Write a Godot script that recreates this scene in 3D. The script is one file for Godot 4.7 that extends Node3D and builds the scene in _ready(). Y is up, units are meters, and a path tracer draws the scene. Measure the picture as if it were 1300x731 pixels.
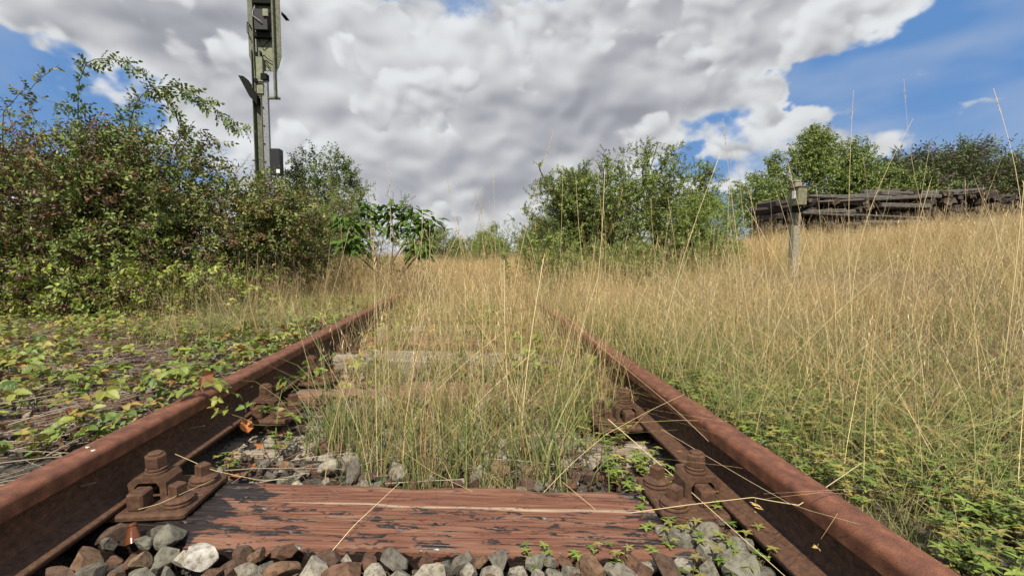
extends Node3D
# Disused railway track with overgrown ballast, seen from just above the rails.
# x runs to the right, the track runs away along -z, y = 0 is the top of the sleepers.

# Clouds in the sky: centre azimuth and height in degrees, the two half widths, how much thicker.
const COVER := [[-40.4, 14.0, 4.5, 3.4, -0.90], [-41.6, 16.7, 1.8, 1.5, -0.30], [-40.5, 19.8, 3.2, 1.3, 0.50], [-34.4, 21.1, 3.4, 3.7, 0.35], [-39.2, 9.2, 6.5, 1.9, 0.35], [-33.1, 13.6, 1.8, 1.1, -0.30], [-28.4, 14.4, 1.7, 1.0, -0.30], [-25.1, 19.2, 12.0, 7.8, 0.50], [-3.7, 18.5, 17.9, 9.8, 0.50], [15.1, 15.9, 15.3, 9.3, 0.50], [27.0, 24.7, 14.3, 3.1, 0.60], [37.3, 22.8, 8.0, 1.8, 0.45], [46.9, 17.9, 6.3, 3.7, -1.00], [42.5, 16.7, 7.7, 1.9, -0.80], [35.5, 16.9, 4.2, 1.3, -0.60], [51.5, 18.8, 2.6, 2.3, -0.15], [29.7, 14.7, 3.9, 1.1, -0.50], [33.8, 15.0, 5.1, 1.0, 0.55], [47.0, 14.7, 2.6, 1.2, 0.75], [49.5, 14.4, 2.4, 0.7, 0.50], [51.5, 11.2, 2.7, 1.5, -0.60], [39.0, 12.4, 2.6, 0.9, -0.50], [42.2, 10.1, 3.6, 0.9, 0.35], [47.2, 10.8, 2.1, 0.7, 0.10], [50.3, 7.7, 3.3, 2.6, -0.35], [-5.6, 14.6, 1.3, 0.9, -0.42], [19.5, 24.8, 1.8, 0.5, -0.50], [28.4, 19.5, 1.1, 0.4, -0.30], [25.8, 9.7, 5.0, 1.5, -0.35], [30.7, 7.7, 3.9, 0.8, 0.40], [27.8, 10.9, 2.4, 0.7, -0.40], [-9.0, 22.1, 17.3, 6.8, 0.25], [3.8, 9.0, 14.1, 5.5, 0.40], [30.0, 4.8, 3.2, 1.4, -0.50], [-10.7, 26.3, 6.1, 0.3, -0.30], [-18.0, 5.8, 11.4, 3.5, 0.30], [-0.0, 3.4, 13.2, 2.9, 0.35], [20.7, 6.9, 5.3, 3.6, 0.20]]
const SHADE := [[3.8, 10.4, 13.2, 4.1, 0.55], [17.8, 20.2, 6.3, 5.9, 0.35], [9.5, 16.1, 8.4, 6.0, 0.35], [-0.8, 25.6, 3.7, 3.7, 0.30], [-3.7, 10.7, 6.5, 2.7, 0.35], [-11.9, 12.1, 6.1, 4.3, 0.25], [-17.6, 19.7, 4.8, 3.4, 0.15], [-29.1, 19.8, 4.5, 2.7, 0.20], [-30.0, 13.4, 3.8, 2.2, -0.25], [-6.3, 26.0, 2.5, 2.9, -0.45], [-7.3, 18.3, 4.5, 4.9, -0.30], [0.1, 20.3, 2.4, 4.0, -0.30], [11.3, 24.5, 6.5, 2.2, -0.35], [22.9, 23.9, 2.5, 1.8, -0.35], [31.7, 23.9, 8.2, 2.0, -0.15], [-2.9, 5.7, 2.8, 2.1, -0.50], [3.8, 4.3, 5.8, 1.4, -0.25], [-26.2, 10.1, 4.2, 2.0, -0.20], [47.0, 15.0, 2.1, 0.9, -0.20], [20.4, 22.7, 2.2, 2.6, 0.30], [-10.9, 15.6, 2.6, 4.1, -0.20], [1.9, 6.2, 5.7, 1.1, 0.20], [-15.8, 24.3, 4.1, 2.1, -0.10], [27.1, 21.9, 4.8, 1.8, 0.10]]

var taken := {}
var mats := {}


# ---------- naming and describing ----------
func numbered(called: String) -> String:
	var n: int = taken.get(called, 0)
	taken[called] = n + 1
	return called if n == 0 else "%s_%03d" % [called, n]


func tag(o: Node3D, label: String, category := "", group := "", kind := "") -> Node3D:
	if label: o.set_meta("label", label)
	if category: o.set_meta("category", category)
	if group: o.set_meta("group", group)
	if kind: o.set_meta("kind", kind)
	return o


func thing(called: String, label: String, category: String, at := Vector3.ZERO, turn := 0.0, group := "") -> Node3D:
	var o := Node3D.new()
	o.name = numbered(called)
	o.position = at
	o.rotation.y = turn
	add_child(o, true)
	tag(o, label, category, group)
	return o


func obj(called: String, mesh: Mesh, m: Material, parent: Node3D = null, xf := Transform3D()) -> MeshInstance3D:
	var o := MeshInstance3D.new()
	o.name = called if parent else numbered(called)
	o.mesh = mesh
	o.material_override = m
	o.transform = xf
	(parent if parent else self).add_child(o, true)
	return o


func scatter(called: String, mesh: Mesh, m: Material, xfs: Array, tints: Array, parent: Node3D = null) -> MultiMeshInstance3D:
	var mm := MultiMesh.new()
	mm.transform_format = MultiMesh.TRANSFORM_3D
	mm.use_colors = true
	mm.mesh = mesh
	mm.instance_count = xfs.size()
	for i in xfs.size():
		mm.set_instance_transform(i, xfs[i])
		mm.set_instance_color(i, tints[i])
	var o := MultiMeshInstance3D.new()
	o.name = called if parent else numbered(called)
	o.multimesh = mm
	o.material_override = m
	(parent if parent else self).add_child(o, true)
	o.set_meta("kind", "stuff")
	return o


func rng(s: int) -> RandomNumberGenerator:
	var r := RandomNumberGenerator.new()
	r.seed = s * 7919 + 13
	return r


func noise(s: int, freq := 1.0, octaves := 4, gain := 0.5) -> FastNoiseLite:
	var n := FastNoiseLite.new()
	n.seed = s
	n.noise_type = FastNoiseLite.TYPE_SIMPLEX_SMOOTH
	n.frequency = freq
	n.fractal_type = FastNoiseLite.FRACTAL_FBM
	n.fractal_octaves = octaves
	n.fractal_gain = gain
	return n


# ---------- mesh builder: polygons given counter-clockwise seen from outside ----------
class MB:
	var v := PackedVector3Array()
	var n := PackedVector3Array()
	var c := PackedColorArray()
	var t := PackedVector2Array()
	var i := PackedInt32Array()
	var flat := false        # without normals every face is drawn flat

	func vert(p: Vector3, nn := Vector3.UP, col := Color.WHITE, uv := Vector2.ZERO) -> int:
		v.append(p)
		n.append(nn)
		c.append(col)
		t.append(uv)
		return v.size() - 1

	func tri(a: int, b: int, d: int) -> void:
		i.append(a)
		i.append(d)
		i.append(b)

	func poly(p: Array, col := Color.WHITE) -> void:
		var nn: Vector3 = (p[1] - p[0]).cross(p[2] - p[0]).normalized()
		var s := v.size()
		for q in p:
			vert(q, nn, col)
		for k in range(1, p.size() - 1):
			tri(s, s + k, s + k + 1)

	func box(ce: Vector3, size: Vector3, ch := 0.003, xf := Transform3D(), col := Color.WHITE) -> void:
		var h := size * 0.5
		ch = minf(ch, minf(h.x, minf(h.y, h.z)) * 0.6)
		var at := func(sx, sy, sz, ax):
			var q := Vector3(sx * (h.x - (0.0 if ax == 0 else ch)), sy * (h.y - (0.0 if ax == 1 else ch)), sz * (h.z - (0.0 if ax == 2 else ch)))
			return xf * (ce + q)
		var ok := func(p: Array):
			var m := Vector3.ZERO
			for q in p:
				m += q
			m = m / p.size() - xf * ce
			if (p[1] - p[0]).cross(p[2] - p[0]).dot(m) < 0:
				p.reverse()
			poly(p, col)
		for s in [-1.0, 1.0]:
			ok.call([at.call(s, -1.0, -1.0, 0), at.call(s, 1.0, -1.0, 0), at.call(s, 1.0, 1.0, 0), at.call(s, -1.0, 1.0, 0)])
			ok.call([at.call(-1.0, s, -1.0, 1), at.call(1.0, s, -1.0, 1), at.call(1.0, s, 1.0, 1), at.call(-1.0, s, 1.0, 1)])
			ok.call([at.call(-1.0, -1.0, s, 2), at.call(1.0, -1.0, s, 2), at.call(1.0, 1.0, s, 2), at.call(-1.0, 1.0, s, 2)])
			for r in [-1.0, 1.0]:
				ok.call([at.call(s, r, -1.0, 0), at.call(s, r, 1.0, 0), at.call(s, r, 1.0, 1), at.call(s, r, -1.0, 1)])
				ok.call([at.call(s, -1.0, r, 0), at.call(s, 1.0, r, 0), at.call(s, 1.0, r, 2), at.call(s, -1.0, r, 2)])
				ok.call([at.call(-1.0, s, r, 1), at.call(1.0, s, r, 1), at.call(1.0, s, r, 2), at.call(-1.0, s, r, 2)])
				for w in [-1.0, 1.0]:
					ok.call([at.call(s, r, w, 0), at.call(s, r, w, 1), at.call(s, r, w, 2)])

	# a turned shape: prof holds (radius, height) from bottom to top; few sides stay faceted
	func lathe(ce: Vector3, prof: Array, sides := 16, turn := 0.0, xf := Transform3D(), col := Color.WHITE, facet := false) -> void:
		for k in prof.size() - 1:
			var a: Vector2 = prof[k]
			var b: Vector2 = prof[k + 1]
			var slope := Vector2(b.y - a.y, a.x - b.x).normalized()
			for j in sides:
				var a0 := turn + TAU * j / sides
				var a1 := turn + TAU * (j + 1) / sides
				var d0 := Vector3(cos(a0), 0, sin(a0))
				var d1 := Vector3(cos(a1), 0, sin(a1))
				var dm := ((d0 + d1) * 0.5).normalized()
				var n0: Vector3 = xf.basis * ((dm if facet else d0) * slope.x + Vector3.UP * slope.y)
				var n1: Vector3 = xf.basis * ((dm if facet else d1) * slope.x + Vector3.UP * slope.y)
				var s := v.size()
				vert(xf * (ce + d0 * a.x + Vector3.UP * a.y), n0, col)
				vert(xf * (ce + d1 * a.x + Vector3.UP * a.y), n1, col)
				vert(xf * (ce + d1 * b.x + Vector3.UP * b.y), n1, col)
				vert(xf * (ce + d0 * b.x + Vector3.UP * b.y), n0, col)
				tri(s, s + 2, s + 1)
				tri(s, s + 3, s + 2)
		for e in [0, prof.size() - 1]:
			var q: Vector2 = prof[e]
			if q.x > 1e-5:
				var ring := []
				for j in sides:
					var an := turn + TAU * j / sides
					ring.append(xf * (ce + Vector3(cos(an) * q.x, q.y, sin(an) * q.x)))
				if e > 0:
					ring.reverse()
				poly(ring, col)

	func tube(pts: Array, r0: float, r1: float, sides := 5, col := Color.WHITE, col2 = null) -> void:
		var m := pts.size()
		var up := Vector3.UP if absf((pts[m - 1] - pts[0]).normalized().y) < 0.9 else Vector3.RIGHT
		var first := v.size()
		for k in m:
			var d: Vector3 = (pts[mini(k + 1, m - 1)] - pts[maxi(k - 1, 0)]).normalized()
			var a := d.cross(up).normalized()
			var b := a.cross(d)
			var f := k / float(m - 1)
			var r := lerpf(r0, r1, f)
			var cc: Color = col if col2 == null else col.lerp(col2, f)
			for j in sides:
				var an := TAU * j / sides
				var nn := a * cos(an) + b * sin(an)
				vert(pts[k] + nn * r, nn, cc)
		for k in m - 1:
			for j in sides:
				var p := first + k * sides + j
				var q := first + k * sides + (j + 1) % sides
				tri(p, q + sides, q)
				tri(p, p + sides, q + sides)

	# an open grid of (w x h) vertices already added from index s on
	func grid(s: int, w: int, h: int) -> void:
		for y in h - 1:
			for x in w - 1:
				var a := s + y * w + x
				tri(a, a + 1, a + w + 1)
				tri(a, a + w + 1, a + w)

	func done(smooth := false) -> ArrayMesh:
		if smooth:
			for k in n.size():
				n[k] = Vector3.ZERO
			for k in range(0, i.size(), 3):
				var f := (v[i[k + 2]] - v[i[k]]).cross(v[i[k + 1]] - v[i[k]])
				for q in 3:
					n[i[k + q]] += f
			for k in n.size():
				n[k] = n[k].normalized()
		var a := []
		a.resize(Mesh.ARRAY_MAX)
		a[Mesh.ARRAY_VERTEX] = v
		if not flat:
			a[Mesh.ARRAY_NORMAL] = n
		a[Mesh.ARRAY_COLOR] = c
		a[Mesh.ARRAY_TEX_UV] = t
		a[Mesh.ARRAY_INDEX] = i
		var me := ArrayMesh.new()
		me.add_surface_from_arrays(Mesh.PRIMITIVE_TRIANGLES, a)
		return me


# ---------- materials ----------
func lin(r: float, g: float, b: float) -> Color:
	return Color(r, g, b).linear_to_srgb()


func mat(key: String, albedo: Color, rough := 0.85, metallic := 0.0) -> StandardMaterial3D:
	var m := StandardMaterial3D.new()
	m.resource_name = key
	m.albedo_color = albedo
	m.roughness = rough
	m.metallic = metallic
	mats[key] = m
	return m


func leafy(key: String, rough := 0.6, through := 0.5) -> StandardMaterial3D:
	var m := mat(key, Color.WHITE, rough)
	m.vertex_color_use_as_albedo = true
	m.cull_mode = BaseMaterial3D.CULL_DISABLED
	if through > 0:
		m.backlight_enabled = true
		m.backlight = Color(through, through, through).linear_to_srgb()
	return m


# a square picture that repeats, filled by shade(value, value2) from two noises in [0, 1]
func blotch(size: int, s: int, f1: float, f2: float, dark: Color, mid: Color, light: Color, fleck := 0.0) -> ImageTexture:
	var a: Image = noise(s, f1 / size, 5).get_seamless_image(size, size)
	var b: Image = noise(s + 1, f2 / size, 3, 0.6).get_seamless_image(size, size)
	var im := Image.create(size, size, false, Image.FORMAT_RGB8)
	var r := rng(s)
	for y in size:
		for x in size:
			var k := a.get_pixel(x, y).r * 0.55 + b.get_pixel(x, y).r * 0.45
			var c := dark.lerp(mid, smoothstep(0.25, 0.5, k)).lerp(light, smoothstep(0.5, 0.78, k))
			if fleck > 0.0:
				c = c * (1.0 + (r.randf() - 0.5) * fleck)
			im.set_pixel(x, y, c)
	return ImageTexture.create_from_image(im)


func grain(size: int, s: int, f: float, octaves := 5) -> ImageTexture:
	return ImageTexture.create_from_image(noise(s, f / size, octaves, 0.6).get_seamless_image(size, size))


func wrapped(m: StandardMaterial3D, color: Texture2D, per_metre: float, relief: Texture2D = null, cm := 0.0, world := true) -> StandardMaterial3D:
	m.albedo_texture = color
	m.uv1_triplanar = true
	m.uv1_world_triplanar = world
	m.uv1_scale = Vector3.ONE * per_metre
	if relief:
		m.heightmap_enabled = true
		m.heightmap_texture = relief
		m.heightmap_scale = cm
	return m


const SKY_LEVEL := 0.80      # the picture is exposed for the ground

# ---------- sky: air and broken cloud ----------
var sky_map := PackedVector2Array()      # (thicker, darker) every half degree


func sky_image(w: int) -> Image:
	for y in 101:
		for x in 301:
			var azd := x * 0.5 - 75.0
			var eld := y * 0.5 - 10.0
			var v := Vector2.ZERO
			for k in COVER:
				var q: float = ((azd - k[0]) / k[2]) ** 2 + ((eld - k[1]) / k[3]) ** 2
				if q < 5.0:
					v.x += k[4] * exp(-q) * 1.05
			for k in SHADE:
				var q2: float = ((azd - k[0]) / k[2]) ** 2 + ((eld - k[1]) / k[3]) ** 2
				if q2 < 5.0:
					v.y += k[4] * exp(-q2)
			sky_map.append(v)
	# coarse all round, then fine where one looks: the same clouds at two resolutions
	var im := sky_part(768, 0, 768, 0, 192)
	im.resize(w, w / 2, Image.INTERPOLATE_CUBIC)
	var left := sky_part(w, int(w * 0.85), w, int(w * 0.155), w / 4)
	var right := sky_part(w, 0, int(w * 0.16), int(w * 0.155), w / 4)
	im.blit_rect(left, Rect2i(int(w * 0.85), int(w * 0.155), w - int(w * 0.85), w / 4 - int(w * 0.155)), Vector2i(int(w * 0.85), int(w * 0.155)))
	im.blit_rect(right, Rect2i(0, int(w * 0.155), int(w * 0.16), w / 4 - int(w * 0.155)), Vector2i(0, int(w * 0.155)))
	return im


func sky_part(w: int, x0: int, x1: int, y0: int, y1: int) -> Image:
	var h := w / 2
	var im := Image.create(w, h, false, Image.FORMAT_RGBF)
	im.fill(Color(0.30, 0.30, 0.28) * SKY_LEVEL)
	var big := noise(11, 1.9, 4, 0.5)
	var cell := FastNoiseLite.new()          # rounded heads of cumulus
	cell.seed = 23
	cell.noise_type = FastNoiseLite.TYPE_CELLULAR
	cell.cellular_distance_function = FastNoiseLite.DISTANCE_EUCLIDEAN
	cell.cellular_return_type = FastNoiseLite.RETURN_DISTANCE
	cell.frequency = 3.4
	cell.fractal_type = FastNoiseLite.FRACTAL_FBM
	cell.fractal_octaves = 4
	cell.fractal_gain = 0.42
	cell.fractal_lacunarity = 2.1
	var wisp := noise(37, 3.0, 4, 0.5)
	var soft := noise(53, 12.0, 5, 0.6)
	var edge := noise(71, 6.0, 5, 0.55)
	var warp := noise(61, 4.0, 3, 0.5)
	for y in range(y0, y1):
		var el := PI * (0.5 - (y + 0.5) / h)
		for x in range(x0, x1):
			var az := wrapf(TAU * (x + 0.5) / w, -PI, PI)  # the picture's left edge looks along -z
			var azd := rad_to_deg(az)
			var eld := rad_to_deg(el)
			var d := Vector3(sin(az) * cos(el), sin(el), -cos(az) * cos(el))
			var bias := 0.02
			var dark := 0.0
			var jag := Vector3(d.x, d.y * 1.4, d.z)
			var ja := edge.get_noise_3dv(jag) * 5.5
			var je := edge.get_noise_3dv(jag + Vector3(7, 2, 4)) * 3.2
			azd += ja
			eld += je
			if absf(azd) < 74.0 and eld < 39.0:
				var fx := (azd + 75.0) * 2.0
				var fy := (eld + 10.0) * 2.0
				var ix := int(fx)
				var iy := int(fy)
				fx -= ix
				fy -= iy
				var at := iy * 301 + ix
				var l0 := sky_map[at].lerp(sky_map[at + 1], fx)
				var l1 := sky_map[at + 301].lerp(sky_map[at + 302], fx)
				l0 = l0.lerp(l1, fy)
				bias += l0.x
				dark += l0.y
			var q3 := Vector3(d.x, d.y * 1.4, d.z)
			q3 += Vector3(warp.get_noise_3dv(q3), warp.get_noise_3dv(q3 + Vector3(5, 1, 3)), 0.0) * 0.03
			var q4 := q3 + Vector3(-0.008, 0.022, 0.0)
			var mass := bias + big.get_noise_3dv(q3) * 0.75
			var head := -cell.get_noise_3dv(q3) - 0.35
			var dens := mass + head * 0.5
			var above := bias + big.get_noise_3dv(q4) * 0.75 - (cell.get_noise_3dv(q4) + 0.35) * 0.5
			var a := smoothstep(-0.14, 0.17, dens + soft.get_noise_3dv(q3) * 0.20)
			var thick := smoothstep(0.1, 0.9, mass)
			var lit := clampf((dens - above) * 1.9, -0.28, 0.42)
			var tone := 0.62 - 0.10 * thick - dark * 0.20 + lit * (1.3 - 0.5 * thick) + wisp.get_noise_3dv(q3) * 0.14
			tone += 0.16 * smoothstep(0.45, 0.05, mass)
			# nearer heads of cumulus standing before the grey sheet
			var d2 := -dark * 0.75 - 0.08 + warp.get_noise_3dv(q3 * 1.6 + Vector3(3, 3, 3)) * 0.55 - (cell.get_noise_3dv(q3 * 1.7) + 0.35) * 0.55 + soft.get_noise_3dv(q3 + Vector3(2, 0, 0)) * 0.12
			var u2 := -dark * 0.75 - 0.08 + warp.get_noise_3dv(q4 * 1.6 + Vector3(3, 3, 3)) * 0.55 - (cell.get_noise_3dv(q4 * 1.7) + 0.35) * 0.55
			var a2 := smoothstep(0.0, 0.13, d2)
			tone = lerpf(tone, 0.60 + clampf((d2 - u2) * 1.2, -0.22, 0.34) - 0.12 * smoothstep(0.15, 0.6, d2), a2 * 0.8)
			tone = 0.31 + 0.51 * smoothstep(0.15, 0.92, tone)
			var cloud := Vector3(tone * 0.965, tone * 0.99, tone * 1.01 + 0.035 * (1.0 - smoothstep(0.35, 0.7, tone)))
			var z := clampf(1.0 - d.y, 0.0, 1.0)
			var blue := Vector3(0.115, 0.265, 0.57).lerp(Vector3(0.22, 0.40, 0.70), pow(z, 5.0))
			blue = blue.lerp(Vector3(0.42, 0.55, 0.74), pow(z, 14.0))
			var veil := clampf(0.10 + wisp.get_noise_3dv(q3 * Vector3(1.0, 2.2, 1.0)) * 0.45, 0.0, 0.42)
			blue = blue.lerp(Vector3(0.55, 0.6, 0.68), veil)
			var c := blue.lerp(cloud, a)
			c *= SKY_LEVEL
			im.set_pixel(x, y, Color(c.x, c.y, c.z))
	return im


func set_the_light() -> void:
	var cam := Camera3D.new()
	cam.name = "camera"
	cam.position = Vector3(0.116, 0.60, 0.0)
	cam.rotation_degrees = Vector3(-3.9, -4.8, 0.0)
	cam.fov = 63.55
	cam.near = 0.03
	cam.far = 3000.0
	add_child(cam)
	cam.current = true
	var e := Environment.new()
	e.background_mode = Environment.BG_SKY
	var sk := PanoramaSkyMaterial.new()
	sk.panorama = ImageTexture.create_from_image(sky_image(SKY_WIDTH))
	e.sky = Sky.new()
	e.sky.sky_material = sk
	e.tonemap_mode = Environment.TONE_MAPPER_LINEAR
	e.tonemap_exposure = 1.25
	e.sdfgi_enabled = true
	e.ssao_enabled = true
	e.ssil_enabled = true
	var we := WorldEnvironment.new()
	we.name = "environment"
	we.environment = e
	add_child(we)
	# the sun stands high behind the camera, a little to its left
	var sun := DirectionalLight3D.new()
	sun.name = "sun"
	sun.light_color = Color(1.0, 0.955, 0.88)
	sun.light_energy = 1.6
	sun.light_angular_distance = 0.5
	sun.shadow_enabled = true
	var el := deg_to_rad(52.0)
	var az := deg_to_rad(11.0)
	var to_sun := Vector3(-sin(az) * cos(el), sin(el), cos(az) * cos(el))
	add_child(sun)
	sun.basis = Basis.looking_at(-to_sun, Vector3.UP)


# ---------- the lie of the land ----------
var hump := noise(77, 0.35, 3)

func land(x: float, z: float) -> float:
	var y := 0.05
	var bed := smoothstep(0.86, 0.70, absf(x))           # between the rails the ballast lies lower
	y -= 0.115 * bed
	y += minf(0.085 * maxf(x - 1.4, 0.0), 1.05)
	y -= 0.35 * smoothstep(-4.5, -9.0, x)
	y += hump.get_noise_2d(x, z) * 0.05 * smoothstep(0.8, 2.5, absf(x))
	return y


func build_ground() -> void:
	var mb := MB.new()
	var xs := []
	var zs := []
	var a := 0.0
	var st := 0.05
	while a < 900.0:
		xs.append(a)
		if a > 0.0:
			xs.append(-a)
		a += st
		if a > 2.0: st *= 1.22
	xs.sort()
	a = 0.0
	st = 0.12
	zs.append(0.0)
	while a < 900.0:
		a += st
		zs.append(-a)
		zs.append(a)
		if a > 3.0: st *= 1.2
	zs.sort()
	var wob := noise(5, 1.6, 4)
	for z in zs:
		for x in xs:
			var track := smoothstep(2.4, 0.9, absf(x + 0.3) + wob.get_noise_2d(x, z) * 0.8)
			var c := Color(0.20, 0.155, 0.085).lerp(Color(0.105, 0.095, 0.08), track)
			mb.vert(Vector3(x, land(x, z), z), Vector3.UP, c)
	mb.grid(0, xs.size(), zs.size())
	# the rows run towards the viewer, so the faces look down as listed: turn them over
	for k in range(0, mb.i.size(), 3):
		var q := mb.i[k]
		mb.i[k] = mb.i[k + 1]
		mb.i[k + 1] = q
	var m := leafy("soil", 0.95, 0.0)
	wrapped(m, blotch(512, 301, 9.0, 60.0, Color(0.55, 0.5, 0.45), Color(0.85, 0.83, 0.8), Color(1, 1, 1), 0.5), 1.3, grain(512, 311, 40.0), 1.5)
	var g := obj("ground", mb.done(true), m)
	tag(g, "brown soil and litter under the weeds on both sides of the track", "", "", "structure")


# ---------- rails ----------
func swept(profile: Array, z0: float, z1: float, steps: int) -> ArrayMesh:
	# an open outline (right way round when listed clockwise as seen from the front), drawn along z
	var mb := MB.new()
	var m := profile.size()
	for k in steps + 1:
		var z := lerpf(z0, z1, pow(k / float(steps), 1.8))
		for j in m:
			var p: Vector2 = profile[j]
			var d: Vector2 = (profile[mini(j + 1, m - 1)] - profile[maxi(j - 1, 0)]).normalized()
			mb.vert(Vector3(p.x, p.y, z), Vector3(-d.y, d.x, 0))
	for k in steps:
		for j in m - 1:
			var a := k * m + j
			mb.tri(a, a + 1, a + m + 1)
			mb.tri(a, a + m + 1, a + m)
	return mb.done()


func arc(cx: float, cy: float, r: float, a0: float, a1: float, n := 5) -> Array:
	var o := []
	for k in n + 1:
		var a := deg_to_rad(lerpf(a0, a1, k / float(n)))
		o.append(Vector2(cx + cos(a) * r, cy + sin(a) * r))
	return o


func build_rails() -> void:
	# Vignole rail, 149 mm high: head, web and foot meet along their edges
	var head := []
	head += [Vector2(-0.0075, 0.1005), Vector2(-0.013, 0.1035)]
	head += arc(-0.0295, 0.1105, 0.004, 250, 180, 3)
	head += arc(-0.0185, 0.133, 0.015, 180, 100, 6)
	head += [Vector2(-0.010, 0.1488), Vector2(0.0, 0.149), Vector2(0.010, 0.1488)]
	head += arc(0.0185, 0.133, 0.015, 80, 0, 6)
	head += arc(0.0295, 0.1105, 0.004, 0, -70, 3)
	head += [Vector2(0.013, 0.1035), Vector2(0.0075, 0.1005)]
	var web := [Vector2(0.0075, 0.1005), Vector2(0.007, 0.09), Vector2(0.007, 0.045), Vector2(0.009, 0.031), Vector2(0.013, 0.0255)]
	var webl := []
	for p in web:
		webl.push_front(Vector2(-p.x, p.y))
	var foot := [Vector2(0.013, 0.0255), Vector2(0.03, 0.0205), Vector2(0.058, 0.0125)]
	foot += arc(0.0585, 0.0085, 0.004, 80, 0, 3)
	foot += [Vector2(0.0625, 0.0), Vector2(-0.0625, 0.0)]
	foot += arc(-0.0585, 0.0085, 0.004, 180, 100, 3)
	foot += [Vector2(-0.058, 0.0125), Vector2(-0.03, 0.0205), Vector2(-0.013, 0.0255)]
	var hm := mat("rust_head", Color.WHITE, 0.62)
	wrapped(hm, blotch(512, 401, 7.0, 90.0, Color(0.30, 0.185, 0.135), Color(0.415, 0.255, 0.182), Color(0.53, 0.35, 0.25), 0.34), 3.0, grain(512, 405, 170.0), 0.10)
	var fm := mat("rust_iron", Color.WHITE, 0.85)
	wrapped(fm, blotch(512, 441, 9.0, 80.0, Color(0.235, 0.165, 0.12), Color(0.33, 0.23, 0.165), Color(0.43, 0.31, 0.225), 0.2), 6.0, grain(512, 445, 70.0), 0.12)
	for s in [-1, 1]:
		var t := thing("rail", "rusty steel rail on the %s, %s" % [["left", "its web black in shade"], ["right", "bordered by green weeds"]][(s + 1) / 2], "rail", Vector3(s * 0.751, 0.020, 0.0), 0.0, "the two rusty rails")
		obj("head", swept(head, 0.5, -60.0, 60), hm, t)
		obj("web", swept(web, 0.5, -60.0, 60), fm, t)
		obj("web", swept(webl, 0.5, -60.0, 60), fm, t)
		obj("foot", swept(foot, 0.5, -60.0, 60), fm, t)
	for p in [Vector3(-0.755, 0.1695, -1.10), Vector3(-0.731, 0.1675, -1.085)]:
		var mb := MB.new()
		mb.flat = true
		stone_shape(mb, 900 + int(p.z * -1000), Vector3(0.005, 0.003, 0.004), 1)
		var o := obj("pebble", mb.done(), mat("white_chip", Color(0.82, 0.80, 0.76), 0.9), null, Transform3D(Basis(), p))
		tag(o, ["tiny white chip lying on top of the left rail", "tiny white chip at the inner edge of the left rail"][int(p.x > -0.75)], "chip")


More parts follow.
